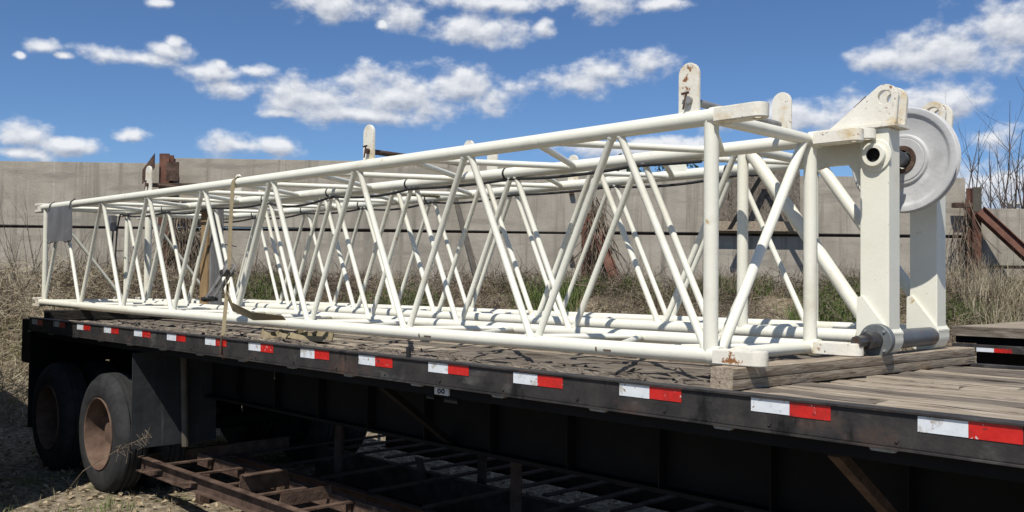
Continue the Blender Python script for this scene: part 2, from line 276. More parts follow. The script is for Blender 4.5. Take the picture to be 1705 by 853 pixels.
def add_plate(bm, poly, axis, t0, t1, hole=None):
    """poly in the plane normal to axis ('Y' -> (x,z), 'Z' -> (x,y)); thickness t0..t1; hole = (cx, cy, r, n)"""
    def P3(p, t): return V(p[0], t, p[1]) if axis == 'Y' else (V(p[0], p[1], t) if axis == 'Z' else V(t, p[0], p[1]))
    if hole:
        cx, cy, r, n = hole
        angs = sorted(set([2 * math.pi * i / n for i in range(n)] + [math.atan2(p[1] - cy, p[0] - cx) % (2 * math.pi) for p in poly]))
        outer = []
        for an in angs:
            dx, dy = math.cos(an), math.sin(an); best = None
            for (x0, y0), (x1, y1) in zip(poly, poly[1:] + poly[:1]):
                ex, ey = x1 - x0, y1 - y0; den = dx * ey - dy * ex
                if abs(den) < 1e-12: continue
                t = ((x0 - cx) * ey - (y0 - cy) * ex) / den; s = ((x0 - cx) * dy - (y0 - cy) * dx) / den
                if t > 1e-9 and -1e-6 <= s <= 1 + 1e-6 and (best is None or t < best): best = t
            outer.append((cx + dx * best, cy + dy * best))
        inner = [(cx + r * math.cos(an), cy + r * math.sin(an)) for an in angs]
        O0 = [bm.verts.new(P3(p, t0)) for p in outer]; O1 = [bm.verts.new(P3(p, t1)) for p in outer]
        I0 = [bm.verts.new(P3(p, t0)) for p in inner]; I1 = [bm.verts.new(P3(p, t1)) for p in inner]
        n = len(angs)
        for i in range(n):
            j = (i + 1) % n
            bm.faces.new((O0[i], O0[j], I0[j], I0[i])); bm.faces.new((O1[i], I1[i], I1[j], O1[j]))
            bm.faces.new((O0[i], O1[i], O1[j], O0[j])); bm.faces.new((I0[i], I0[j], I1[j], I1[i]))
    else:
        A = [bm.verts.new(P3(p, t0)) for p in poly]; B = [bm.verts.new(P3(p, t1)) for p in poly]
        bm.faces.new(A); bm.faces.new(B[::-1])
        for i in range(len(poly)):
            j = (i + 1) % len(poly); bm.faces.new((A[i], B[i], B[j], A[j]))
def plate(name, poly, axis, t0, t1, m, parent=None, hole=None, bev=0):
    bm = bmesh.new(); add_plate(bm, poly, axis, t0, t1, hole)
    if bev:
        bmesh.ops.recalc_face_normals(bm, faces=bm.faces)
        bmesh.ops.bevel(bm, geom=[e for e in bm.edges if e.calc_face_angle(0) > 0.9], offset=bev, segments=2, affect='EDGES')
    return fin(name, bm, m, parent, True, 30)
def arc(cx, cy, r, a0, a1, n=10): return [(cx + r * math.cos(R(a0 + (a1 - a0) * i / n)), cy + r * math.sin(R(a0 + (a1 - a0) * i / n))) for i in range(n + 1)]
def add_lathe(bm, prof, c, seg=48, axis='Y', close=False, caps=True):
    """prof: (radius, offset along axis)"""
    rings = []
    for r, t in prof:
        rings.append([bm.verts.new(V(c[0] + r * math.cos(2 * math.pi * k / seg), c[1] + t, c[2] + r * math.sin(2 * math.pi * k / seg)) if axis == 'Y'
                      else V(c[0] + r * math.cos(2 * math.pi * k / seg), c[1] + r * math.sin(2 * math.pi * k / seg), c[2] + t)) for k in range(seg)])
    pairs = list(zip(rings, rings[1:])) + ([(rings[-1], rings[0])] if close else [])
    for A, B in pairs:
        for k in range(seg): bm.faces.new((A[k], A[(k + 1) % seg], B[(k + 1) % seg], B[k]))
    if not close and caps:
        for rg in (rings[0], rings[-1]): bm.faces.new(rg)
def lathe(name, prof, c, m, parent=None, seg=48, close=False, axis='Y', caps=True):
    bm = bmesh.new(); add_lathe(bm, prof, c, seg, axis, close, caps); return fin(name, bm, m, parent, True, 32)
def copy_part(o, dx, parent):
    c = o.copy(); COL.objects.link(c); c.parent = parent; c.matrix_parent_inverse = Matrix.Translation(Vector(dx)) @ o.matrix_parent_inverse if False else o.matrix_parent_inverse
    c.location = Vector(o.location) + Vector(dx); return c
def np_mesh(name, verts, tris, m, parent=None):
    me = bpy.data.meshes.new(name); nv, nf = len(verts), len(tris)
    me.vertices.add(nv); me.vertices.foreach_set('co', np.asarray(verts, np.float32).ravel())
    me.loops.add(nf * 3); me.loops.foreach_set('vertex_index', np.asarray(tris, np.int32).ravel())
    me.polygons.add(nf); me.polygons.foreach_set('loop_start', np.arange(0, nf * 3, 3, dtype=np.int32))
    me.update(calc_edges=True); me.validate()
    return link(name, me, m, parent)

# ------------------------------------------------------------------ ground and wall
G0 = -1.39
def sstep(t): t = np.clip(t, 0, 1); return t * t * (3 - 2 * t)
def hgt(r, s):
    r = np.asarray(r, float); s = np.asarray(s, float)
    edge = 11.2 + 0.5 * np.sin(r * 0.55 + 1) + 0.3 * np.sin(r * 1.7)
    h = G0 + 1.58 * sstep((s - edge) / (15.2 - edge))
    h += 0.03 * np.sin(r * 2.3 + 0.7 * s) * np.sin(s * 1.9 - r) + 0.015 * np.sin(r * 5.1) * np.sin(s * 4.7 + 2)
    h += np.where((s > 11.5) & (s < 16), 0.05 * np.sin(r * 3.3) * np.sin(s * 2.9), 0)
    return h
def rs_of(x, y): 
    dx, dy = x - CAM.x, y - CAM.y; return dx * RH.x + dy * RH.y, dx * FH.x + dy * FH.y
def hxy(x, y): return hgt(*rs_of(np.asarray(x, float), np.asarray(y, float)))
def build_ground():
    rr = np.concatenate([[-1500, -600, -250, -100, -50, -30], np.arange(-20, 20.01, 0.22), [30, 50, 100, 250, 600, 1500]])
    ss = np.concatenate([[-1500, -600, -250, -100, -40, -20, -8], np.arange(-3, 17.6, 0.22), [19, 22, 30, 45, 80, 150, 350, 800, 1500]])
    RR, SS = np.meshgrid(rr, ss, indexing='ij'); H = hgt(RR, SS)
    X = CAM.x + RR * RH.x + SS * FH.x; Y = CAM.y + RR * RH.y + SS * FH.y
    v = np.stack([X, Y, H], -1).reshape(-1, 3); n = len(ss)
    i, j = np.meshgrid(np.arange(len(rr) - 1), np.arange(n - 1), indexing='ij'); q = (i * n + j).ravel()
    t = np.concatenate([np.stack([q, q + n, q + n + 1], -1), np.stack([q, q + n + 1, q + 1], -1)])
    o = np_mesh('ground', v, t, MT['ground']); o['kind'] = 'structure'
    for p in o.data.polygons: p.use_smooth = True
build_ground()

def wall_box(name, r0, r1, s0, s1, z0, z1, m, parent, bev=0.012, tilt=0.0):
    c = W((r0 + r1) / 2, (s0 + s1) / 2, (z0 + z1) / 2)
    return obox(name, c, RH * (r1 - r0) / 2 + V(0, 0, tilt), FH * (s1 - s0) / 2, V(0, 0, (z1 - z0) / 2), m, parent, bev)
cw = thing('concrete_wall', W(0, 16.1, 0.1), 'long weathered precast concrete panel wall across the back of the yard', 'wall')
BAYS = [(-20.6, -13.25, 2.52, 1.30, 0.0), (-13.2, -5.98, 2.44, 1.30, -0.015), (-5.93, 1.36, 2.50, 1.29, -0.02), (1.41, 7.86, 2.32, 1.29, 0.0), (7.92, 14.6, 1.79, 0.77, 0.0), (14.65, 21.5, 1.79, 0.77, 0)]
for r0, r1, zt, zj, tl in BAYS:
    off = random.uniform(-0.015, 0.015)
    wall_box('panel', r0, r1, 16.0 + off, 16.18 + off, zj + 0.022, zt, MT['concrete'], cw, tilt=tl)
    wall_box('panel', r0, r1, 16.0 - off, 16.18 - off, zj - 1.16, zj - 0.024, MT['concrete'], cw)
    wall_box('joint_strip', r1 - 0.02, r1 + 0.08, 16.19, 16.22, -0.4, min(zt, 2.40 if r1 < 7 else 1.75) - 0.04, MT['dark'], cw, bev=0)
    wall_box('joint_strip', r0 + 0.02, r1 - 0.02, 16.07, 16.16, zj - 0.026, zj + 0.024, MT['rust_dark'], cw, bev=0)
for r, wd, z0 in ((-5.62, 0.012, 2.0), (-5.56, 0.008, 2.15), (7.6, 0.02, 2.2)):   # lime runs from the top edge
    pass

def steel_post(r, ztop, label, hw=0.10, mname='rust_red', brace=None, cap=None):
    zb = float(hgt(r, 15.85)) - 0.3
    t = thing('steel_post', W(r, 15.85, zb + 0.3), label, 'post', 'rusty posts holding the wall panels')
    bm = bmesh.new()
    z0, z1 = zb, ztop; c = lambda s: W(r, s, (z0 + z1) / 2); hz = V(0, 0, (z1 - z0) / 2)
    add_obox(bm, c(15.75), RH * hw, FH * 0.008, hz); add_obox(bm, c(15.96), RH * hw, FH * 0.008, hz); add_obox(bm, c(15.855), RH * 0.006, FH * 0.097, hz * 0.999)
    fin('post_beam', bm, MT[mname], t)
    if cap: wall_box('paint_band', r - hw, r + hw, 15.733, 15.7415, ztop - cap, ztop - 0.005, MT['stay'], t, bev=0)
    if brace:
        (rb, sb, zb2), ztb = brace
        p0 = W(r + 0.02, 15.7, ztb); p1 = W(rb, sb, zb2); d = (p1 - p0).normalized(); sdir = d.cross(FH).normalized() if abs(d.dot(FH)) < 0.9 else RH
        up = sdir.cross(d)
        bm = bmesh.new(); mid = (p0 + p1) / 2; hl = (p1 - p0) / 2
        add_obox(bm, mid + sdir * 0.08, hl, sdir * 0.007, up * 0.075); add_obox(bm, mid - sdir * 0.08, hl, sdir * 0.007, up * 0.075); add_obox(bm, mid, hl * 0.998, sdir * 0.073, up * 0.006)
        fin('brace_beam', bm, MT[mname], t)
    return t
pA = steel_post(-5.96, 2.56, 'rusty post standing above the wall at left with a slanted dark plate and a dark rectangle beside it', 0.085)
wall_box('side_piece', -5.87, -5.66, 15.6, 15.62, 2.08, 2.40, MT['rust'], pA, bev=0)  # dark rectangle right of the post
obox('side_piece', W(-6.17, 15.6, 2.28), RH * 0.10 + V(0, 0, 0.14), FH * 0.012, V(0, 0, 0.12), MT['rust'], pA)
wall_box('bottom_ledge', -6.1, -5.2, 15.5, 15.72, 2.0, 2.03, MT['rust'], pA, bev=0)
lp = tag(bar('leaning_pole', W(-1.0, 15.85, 1.92), W(-0.36, 15.0, -0.25), RH * 0.045, FH * 0.035, MT['stay'], None), 'thin olive-brown steel pole leaning against the wall behind the booms', 'pole')
pB = steel_post(1.33, 1.62, 'red rusty post wound with dead vines behind the third bay', 0.13, 'rust_red', ((1.75, 15.1, 0.3), 1.55))
for zz in (0.83, 1.95): wall_box('clip', 0.98, 1.06, 15.9, 15.99, zz, zz + 0.07, MT['rust'], pB, bev=0)
pC = steel_post(7.93, 2.13, 'rusty post at the far right with a heavy diagonal brace beam', 0.075, 'rust_red', ((9.5, 14.9, -0.15), 1.72), 0.42)
wall_box('clip', 7.55, 7.85, 15.72, 15.86, 1.78, 1.86, MT['rust'], pC, bev=0)

# wooden hoarding with a dark A-frame behind the tall white uprights
hd = thing('timber_hoarding', W(4.2, 15.8, 0.4), 'dark weathered board hoarding with an A-shaped steel frame against the wall', 'hoarding')
for i in range(6):
    r0 = 3.55 + i * 0.235; wall_box('board', r0, r0 + 0.228, 15.90 + random.uniform(-.01, .01), 15.95, 1.52, 2.40 + random.uniform(-0.03, 0.03), MT['deck2'], hd, bev=0)
wall_box('rail', 3.3, 5.0, 15.80, 15.89, 1.34, 1.51, MT['timber'], hd, bev=0.005)
for sx in (-1, 1):
    bar('frame_leg', W(4.28, 15.7, 2.35), W(4.28 + sx * 0.62, 15.55, 1.35), RH * 0.035, FH * 0.03, MT['frame'], hd)

# ------------------------------------------------------------------ lattice booms
W_ = MT['white']
def boom(name, loc, label, y0, y1, zb, H, X0, p, k0, k1, slope, sag, rc, rd):
    t = thing(name, loc, label, 'crane boom')
    def zo(X):
        q = (X0 - X) / 8; return slope * q - sag * 4 * q * (1 - q)
    def nb(k, y, top): X = X0 - k * p; return V(X, y, zb + zo(X) + (H if top else 0))
    return t, nb
t1, nb1 = boom('lattice_boom', (-5.3, 0.86, 0.09), 'nearer white tubular lattice crane boom section strapped on the flatbed deck', 0.4212, 1.2992, 0.1275, 1.0321, -1.054, 1.0586, 0, 8, 0.0261, 0.0104, 0.037, 0.0185)
t2, nb2 = boom('boom_tip_section', (-5.3, 1.98, 0.09), 'farther white lattice crane boom tip with grey sheave wheel at its right end', 1.5658, 2.385, 0.1753, 1.0258, -1.098, 1.0586, 0.5, 8, -0.0176, 0.0, 0.037, 0.018)
Y10, Y11, Y20, Y21 = 0.4212, 1.2992, 1.5658, 2.385
def chord(t, nb, y, top, ka, kb, rad):
    ks = [ka + (kb - ka) * i / 16 for i in range(17)]
    path('chord', [nb(k, y, top) for k in ks], rad, W_, t, 18)
def lace(t, fa, fb, ks, rad, e=0.012):
    """zigzag: fa(k) at whole steps of ks[0], fb half a step on; gap e at each node"""
    for i in range(len(ks) - 1):
        A = fa(ks[i]) if i % 2 == 0 else fb(ks[i]); B = fb(ks[i + 1]) if i % 2 == 0 else fa(ks[i + 1])
        A = A + V(-e, 0, 0); B = B + V(e, 0, 0); d = B - A; L_ = d.length; u = d / L_
        w = 0.0385 / max(0.35, math.sqrt(max(0.05, 1 - u.x * u.x))); rr = rad * random.uniform(0.97, 1.03)
        ts = [0, w - 0.002, w + 0.003, w + 0.009, L_ - w - 0.009, L_ - w - 0.003, L_ - w + 0.002, L_]
        bm = bmesh.new(); add_path(bm, [A + u * q for q in ts], [rr * 1.25, rr * 1.3, rr * 1.16, rr, rr, rr * 1.16, rr * 1.3, rr * 1.25], 14); fin('brace', bm, W_, t, True, 60)
# --- near boom
for y, top in ((Y10, 0), (Y10, 1), (Y11, 0), (Y11, 1)): chord(t1, nb1, y, top, -0.02, 8.12, 0.0365)
half = [k * 0.5 for k in range(17)]
lace(t1, lambda k: nb1(k, Y10, 0), lambda k: nb1(k, Y10, 1), half, 0.0185)
lace(t1, lambda k: nb1(k, Y11, 1), lambda k: nb1(k, Y11, 0), half, 0.0185)
lace(t1, lambda k: nb1(k, Y10, 1), lambda k: nb1(k, Y11, 1), half, 0.0185)
lace(t1, lambda k: nb1(k, Y11, 0), lambda k: nb1(k, Y10, 0), half, 0.0185)
for k, rad in ((0, 0.0325), (8, 0.027)):
    for y in (Y10, Y11): tube('upright', nb1(k, y, 0), nb1(k, y, 1), rad, W_, t1, 18)
    for top in (0, 1): tube('cross_tube', nb1(k, Y10, top), nb1(k, Y11, top), 0.030, W_, t1, 16)
tube('end_brace', nb1(0, Y10, 0) + V(0, 0.07, 0.0), nb1(0, Y11, 1) + V(0, -0.06, 0), 0.0245, W_, t1, 14)
tube('end_brace', nb1(8, Y10, 1) + V(0, 0.05, 0), nb1(8, Y11, 0), 0.018, W_, t1, 14)
def lug(parent, c, L_, wd, ht, hole=0.022, m='white_rust'):
    """flat tongue with rounded end and pin hole, pointing +X (L_>0) or -X"""
    x0, x1 = c.x, c.x + L_; s = 1 if L_ > 0 else -1; hw = wd / 2
    cx = x1 - s * hw
    poly = [(x0, -hw), (cx, -hw)] + [(cx + s * hw * math.cos(R(q)), hw * math.sin(R(q))) for q in range(-75, 76, 15)] + [(cx, hw), (x0, hw)]
    poly = [(x, y + c.y) for x, y in poly]
    o = plate('lug', poly, 'Z', c.z - ht / 2, c.z + ht / 2, MT[m], parent, (cx, c.y, hole, 20), 0.004)
    return o
for y in (Y10, Y11):
    for top in (0, 1):
        n = nb1(-0.02, y, top); tube('collar', n + V(-0.02, 0, 0), n + V(0.03, 0, 0), 0.042, W_, t1, 18)
        lug(t1, n + V(0.015, 0, 0), 0.235, 0.092, 0.062)
        n = nb1(8.1, y, top)
        for dz in (-0.035, 0.035): lug(t1, n + V(0.02, 0, dz), -0.20, 0.085, 0.028, 0.02)
        box('lug_block', (n.x - 0.06, y - 0.04, n.z - 0.048), (n.x + 0.03, y + 0.04, n.z + 0.048), MT['white_rust'], t1, 0.006)
def tab(parent, X, y, z0, z1, w=0.105, th=0.02, m='white_rust'):
    hw = w / 2; poly = [(X - hw, z0), (X + hw, z0)] + arc(X, z1 - hw, hw, 0, 180, 10)
    return plate('bracket_tab', poly, 'Y', y - th / 2, y + th / 2, MT[m], parent, None, 0.003)
for X, kx in ((-1.17, 0), (-3.575, 1), (-6.875, 2)):
    zt = nb1((-1.054 - X) / 1.0586, Y10, 1).z
    tab(t1, X, Y10, zt + 0.02, zt + 0.255); tab(t1, X - 0.04, Y11, zt + 0.02, zt + 0.262)
    tube('cross_rod', V(X + 0.01, Y10 - 0.03, zt + 0.085), V(X - 0.03, Y11 - 0.05, zt + 0.088), 0.017, MT['galv'] if kx == 0 else MT['rust'], t1, 12)
    tube('cotter_pin', V(X + 0.004, Y10 - 0.028, zt + 0.12), V(X - 0.012, Y10 - 0.03, zt + 0.045), 0.005, MT['rust'], t1, 6)
    tube('cotter_pin', V(X - 0.02, Y10 - 0.03, zt + 0.115), V(X + 0.015, Y10 - 0.028, zt + 0.118), 0.006, MT['rust'], t1, 6)
def cable(parent, nb, y, k0, k1, amp, seed):
    rs = random.Random(seed); pts = []; n = int((k1 - k0) * 12)
    for i in range(n + 1):
        k = k0 + (k1 - k0) * i / n; fr = (k % 1.0); q = nb(k, y, 1)
        sag = amp[int(k) % len(amp)] * 4 * fr * (1 - fr)
        pts.append(q + V(0, -0.02 + 0.01 * math.sin(k * 4), -0.040 - sag))
    path('cable', pts, 0.0105, MT['cable'], parent, 6)
    for k in range(math.ceil(k0), int(k1) + 1):
        q = nb(k + 0.06, y, 1); path('tape_wrap', [q + V(-0.007, 0, -0.002), q + V(0.007, 0, -0.002)], 0.0415, MT['cable'], parent, 16)
cable(t1, nb1, Y11, 0.6, 8.0, [0.012, 0.02, 0.015, 0.03, 0.055, 0.025, 0.035, 0.03], 3)
# grey sheet panel hung at the rear end, with its own ties
sp = []
bm = bmesh.new(); nx, nz = 14, 8
x0, x1, z0, z1 = -9.33, -8.60, 0.805, 1.165
for sgn in (0, 1):
    for i in range(nx + 1):
        for j in range(nz + 1):
            X = x0 + (x1 - x0) * i / nx; Z = z0 + (z1 - z0) * j / nz
            wob = 0.012 * mnoise.noise(V(X * 7, Z * 5, 1)) + (0.02 * mnoise.noise(V(X * 14, 0, 5)) if j == 0 else 0)
            bm.verts.new(V(X, 0.372 + wob + 0.006 * sgn, Z + (0.012 * mnoise.noise(V(X * 9, 3, 2)) if j == 0 else 0)))
bm.verts.ensure_lookup_table(); n1 = nz + 1; tot = (nx + 1) * n1
for s_ in (0, 1):
    for i in range(nx):
        for j in range(nz):
            q = s_ * tot + i * n1 + j; bm.faces.new([bm.verts[k] for k in (q, q + n1, q + n1 + 1, q + 1)])
bo = [e for e in bm.edges if e.is_boundary]
bmesh.ops.bridge_loops(bm, edges=bo)
pn = fin('sheet_panel', bm, MT['sheet'], t1, True); pn['label'] = 'dented grey sheet metal panel'
for X in (-9.27, -8.66): path('tie_wire', [V(X, 0.42, 1.235), V(X, 0.375, 1.20), V(X, 0.365, 1.13)], 0.007, MT['cable'], t1, 6)
for X in (-9.25, -8.75): path('tie_wire', [V(X - 0.06, 0.372, 0.80), V(X, 0.365, 0.79), V(X + 0.05, 0.40, 0.81)], 0.006, MT['cable'], t1, 6)
# hanging plug box and cable at the rear far corner
q = nb1(8, Y11, 1)
box('junction_box', (q.x - 0.16, Y11 - 0.16, q.z - 0.22), (q.x - 0.07, Y11 - 0.09, q.z - 0.04), MT['sheet'], t1, 0.008)
path('cable', [q + V(0.1, -0.03, -0.045), q + V(-0.03, -0.07, -0.03), q + V(-0.06, -0.09, -0.2), q + V(-0.07, -0.1, -0.5), q + V(-0.05, -0.08, -0.75)], 0.010, MT['cable'], t1, 6)
path('cable', [q + V(-0.1, -0.12, -0.2), q + V(-0.12, -0.12, -0.42), q + V(-0.09, -0.11, -0.60)], 0.010, MT['cable'], t1, 6)
for zz in (0.45, 0.68): tube('clip_rod', q + V(-0.09, -0.09, -zz), q + V(0.05, -0.07, -zz), 0.006, MT['cable'], t1, 6)

for X, l in ((-1.60, 0.022), (-2.93, 0.03)):
    n = nb1((-1.054 - X) / 1.0586, Y10, 0)
    box('weld_stub', (X - l, Y10 - 0.0395, n.z - 0.012), (X + l, Y10 - 0.033, n.z - 0.004), MT['rust'], t1)
    box('weld_stub', (X - l - 0.05, Y10 - 0.0385, n.z - 0.016), (X - l - 0.042, Y10 - 0.033, n.z + 0.004), MT['rust'], t1)
# --- far boom (tip section)
KU = 0.475
for y, top in ((Y20, 0), (Y20, 1), (Y21, 0), (Y21, 1)): chord(t2, nb2, y, top, -0.16 if not top else -0.05, 8.12, 0.0365)
hb = [k * 0.5 for k in range(1, 17)]
lace(t2, lambda k: nb2(k, Y20, 1), lambda k: nb2(k, Y20, 0), hb, 0.018)
lace(t2, lambda k: nb2(k, Y21, 0), lambda k: nb2(k, Y21, 1), hb, 0.018)
lace(t2, lambda k: nb2(k, Y21, 1), lambda k: nb2(k, Y20, 1), hb, 0.018)
lace(t2, lambda k: nb2(k, Y20, 0), lambda k: nb2(k, Y21, 0), hb, 0.018)
for y in (Y20, Y21):
    tube('upright', nb2(KU, y, 0), nb2(KU, y, 1), 0.031, W_, t2, 18); tube('upright', nb2(8, y, 0), nb2(8, y, 1), 0.040, W_, t2, 18)
for top in (0, 1):
    tube('cross_tube', nb2(KU, Y20, top), nb2(KU, Y21, top), 0.028, W_, t2, 16); tube('cross_tube', nb2(8, Y20, top), nb2(8, Y21, top), 0.028, W_, t2, 16)
tube('end_brace', nb2(8, Y20, 1), nb2(8, Y21, 0), 0.018, W_, t2, 14)
for y, dx in ((Y20, 0.0), (Y21, 0.0)):
    tube('head_brace', nb2(KU, y, 1) + V(0.05, 0, -0.03), V(-0.90, y, 0.27), 0.0355, W_, t2, 18)
for y in (Y20, Y21):
    for top in (0, 1):
        n = nb2(8.1, y, top)
        for dz in (-0.035, 0.035): lug(t2, n + V(0.02, 0, dz), -0.20, 0.085, 0.028, 0.02)
for X, y in ((-3.66, Y20), (-3.61, Y21), (-6.95, Y20), (-7.0, Y21)):
    zt = nb2((-1.098 - X) / 1.0586, y, 1).z; tab(t2, X, y, zt + 0.02, zt + 0.235, 0.10)
for X, y in ((-3.87, Y20), (-3.15, Y21), (-2.62, Y21)):
    zt = nb2((-1.098 - X) / 1.0586, y, 1).z
    if X == -2.62: plate('cable_bracket', [(X - 0.09, zt + 0.02), (X + 0.09, zt + 0.02), (X + 0.03, zt + 0.17), (X - 0.04, zt + 0.17)], 'Y', y - 0.03, y - 0.01, W_, t2)
    else: plate('pin_bracket', [(X - 0.07, zt), (X + 0.07, zt)] + arc(X, zt + 0.09, 0.055, 0, 180, 8), 'Y', y - 0.03, y + 0.01, MT['white_rust'], t2, (X, zt + 0.085, 0.028, 16))
cable(t2, nb2, Y21, 0.8, 8.0, [0.02, 0.03, 0.015, 0.03, 0.04, 0.025, 0.03, 0.03], 5)
# head: two side boxes, ears, web plates, sheave, pins
WR = MT['white_rust']
XA, XB = -0.904, -0.757
for ya, yb, yout in ((1.53, 1.66, -1), (2.137, 2.262, 1)):
    ym = (ya + yb) / 2
    box('head_side_plate', (XA, ya, 0.115), (XB, yb, 1.222), W_, t2, 0.006)
    # lower doubler with rounded foot
    foot = [(-0.915, 0.38), (-0.893, 0.395), (-0.752, 0.215)] + arc(-0.825, 0.158, 0.086, 20, -180, 12) + [(-0.915, 0.2)]
    foot = [(-0.915, 0.375), (-0.885, 0.385), (-0.742, 0.20)] + arc(-0.832, 0.168, 0.088, 12, -168, 14)
    plate('foot_plate', foot, 'Y', ya - 0.016, yb + 0.014, W_, t2, None, 0.003)
    # cap plate and pair of ears
    plate('cap_plate', [(-1.13, ya - 0.02), (-0.72, ya - 0.02), (-0.72, yb + 0.03), (-1.13, yb + 0.03)], 'Z', 1.2225, 1.240, WR, t2, None, 0.003)
    for e0 in (ya + 0.005, yb - 0.02):
        ear = [(-1.075, 1.242), (-0.725, 1.242), (-0.7155, 1.365)] + arc(-0.783, 1.372, 0.068, 0, 128, 10)
        plate('ear_plate', ear, 'Y', e0, e0 + 0.026, WR, t2, (-0.783, 1.374, 0.034, 20), 0.003)
    web = [(-1.24, 1.219), (-1.24, 1.07), (-1.16, 1.045), (-1.10, 1.062), (-0.995, 1.062), (-0.955, 1.01), (-0.909, 0.86), (-0.909, 1.219)]
    plate('web_plate', web, 'Y', ym - 0.014, ym + 0.014, W_, t2)
lug(t2, V(-1.15, 1.485, 1.188), 0.345, 0.085, 0.052, 0.024)
lathe('pin_boss', [(0.036, -0.034), (0.054, -0.034), (0.057, -0.030), (0.057, 0.0), (0.036, 0.0)], (-0.822, 1.528, 1.085), W_, t2, 32, True)
lathe('boss_ring', [(0.054, -0.010), (0.078, -0.010), (0.080, -0.006), (0.080, 0.001), (0.054, 0.001)], (-0.822, 1.529, 1.085), W_, t2, 32, True)
lathe('pin_bore', [(0.0358, -0.028), (0.0358, 0.0), (0.001, 0.0)], (-0.822, 1.528, 1.085), MT['dark'], t2, 24, caps=False)
SC = (-0.836, 1.905, 1.100)
_h = [(0.115, -0.030), (0.118, -0.042), (0.128, -0.041), (0.136, -0.024), (0.228, -0.022), (0.240, -0.028), (0.248, -0.039), (0.254, -0.042), (0.280, -0.040), (0.286, -0.034), (0.280, -0.022), (0.250, -0.010)]
_h = [(r * (0.975 if r > 0.2 else 1), t * 0.72) for r, t in _h]; prof = _h + [(0.236, 0.0)] + [(r, -t) for r, t in _h[::-1]]
lathe('sheave', prof, SC, MT['sheave'], t2, 96, True)
lathe('sheave_hub', [(0.074, -0.032), (0.112, -0.032), (0.116, -0.028), (0.116, 0.028), (0.112, 0.032), (0.074, 0.032)], SC, MT['sheave'], t2, 48, True)
lathe('bearing_ring', [(0.050, -0.040), (0.072, -0.040), (0.0735, -0.036), (0.0735, 0.036), (0.050, 0.036)], SC, MT['rust'], t2, 40, True)
tube('sheave_shaft', V(SC[0], 1.645, SC[2]), V(SC[0], 2.15, SC[2]), 0.040, MT['pipe'], t2, 28)
tube('spacer_sleeve', V(SC[0], 1.66, SC[2]), V(SC[0], 1.80, SC[2]), 0.046, MT['disc'], t2, 28)
PC = (-0.80, 1.50, 0.166)
lathe('flange_disc', [(0.040, -0.030), (0.078, -0.030), (0.082, -0.026), (0.082, 0.013), (0.040, 0.013)], PC, MT['disc'], t2, 40, True)
for q in (45, 135, 225, 315): tube('bolt', V(PC[0] + 0.066 * math.cos(R(q)), 1.462, PC[2] + 0.066 * math.sin(R(q))), V(PC[0] + 0.066 * math.cos(R(q)), 1.475, PC[2] + 0.066 * math.sin(R(q))), 0.007, MT['galv'], t2, 8)
tube('foot_pin', V(PC[0], 1.36, PC[2]), V(PC[0], 1.52, PC[2]), 0.041, MT['pin'], t2, 28)
tube('pin_end', V(PC[0] - 0.004, 1.275, PC[2]), V(PC[0] - 0.002, 1.362, PC[2]), 0.030, MT['pin'], t2, 8)
tube('foot_shaft', V(PC[0] + 0.01, 1.675, PC[2]), V(PC[0] + 0.01, 2.125, PC[2]), 0.049, MT['pipe'], t2, 32)
path('wire_loop', [V(-0.95, 1.62, 1.30), V(-0.98, 1.63, 1.36), V(-0.93, 1.65, 1.41), V(-0.88, 1.66, 1.39), V(-0.90, 1.65, 1.33)], 0.006, MT['rust'], t2, 6)

# ------------------------------------------------------------------ flatbed trailer
tr = thing('flatbed_trailer', (-4, 1.25, G0), 'long black flatbed trailer with weathered plank deck and red and white rail tape', 'trailer')
TX0, TX1, TY = -8.62, 3.4, 2.50
DZ = 0.0
def board(x0, x1, y0, y1, dark, near):
    nx = max(6, int((x1 - x0) / 0.16)); bm = bmesh.new(); rows = []
    tz = random.uniform(-0.006, 0.006); tilt = random.uniform(-0.004, 0.004); ph = random.uniform(0, 50)
    for i in range(nx + 1):
        x = x0 + (x1 - x0) * i / nx
        e0 = mnoise.noise(V(x * 3, ph, 0)) * (0.014 if near else 0.009); e1 = mnoise.noise(V(x * 3, ph, 9)) * (0.014 if near else 0.009)
        rows.append([bm.verts.new(V(x + (random.uniform(-.03, .03) if i in (0, nx) else 0), yy, DZ + tz + tl + mnoise.noise(V(x * 2.2, yy * 9, ph)) * (0.012 if near else 0.007)))
                     for yy, tl in ((y0 + e0, -0.05), (y0 + e0, -0.004), ((y0 + y1) / 2 + tilt, 0.001), (y1 + e1, -0.004), (y1 + e1, -0.05))])
    for A, B in zip(rows, rows[1:]):
        for j in range(4): bm.faces.new((A[j], A[j + 1], B[j + 1], B[j]))
    bm.faces.new(rows[0]); bm.faces.new(rows[-1][::-1])
    return fin('deck_board', bm, MT['deck2'] if dark else MT['deck'], tr, True, 40)
NB = 15; bw = (TY - 0.15) / NB
for i in range(NB):
    y0 = 0.075 + i * bw; x = TX0 + 0.02
    while x < TX1 - 0.02:
        ln = random.choice([1.6, 2.4, 3.0, 3.7]) if i > 3 else random.choice([0.7, 1.1, 1.6, 2.4])
        x1 = min(TX1 - 0.02, x + ln); x1 = TX1 - 0.02 if TX1 - x1 < 0.5 else x1
        g = random.uniform(0.006, 0.016)
        board(x + 0.004, x1 - 0.004, y0 + g / 2, y0 + bw - g / 2, random.random() < (0.55 if x < -1.5 else 0.2), i < 4)
        x = x1
box('deck_underlay', (TX0, 0.06, -0.075), (TX1, TY - 0.06, -0.045), MT['frame'], tr)
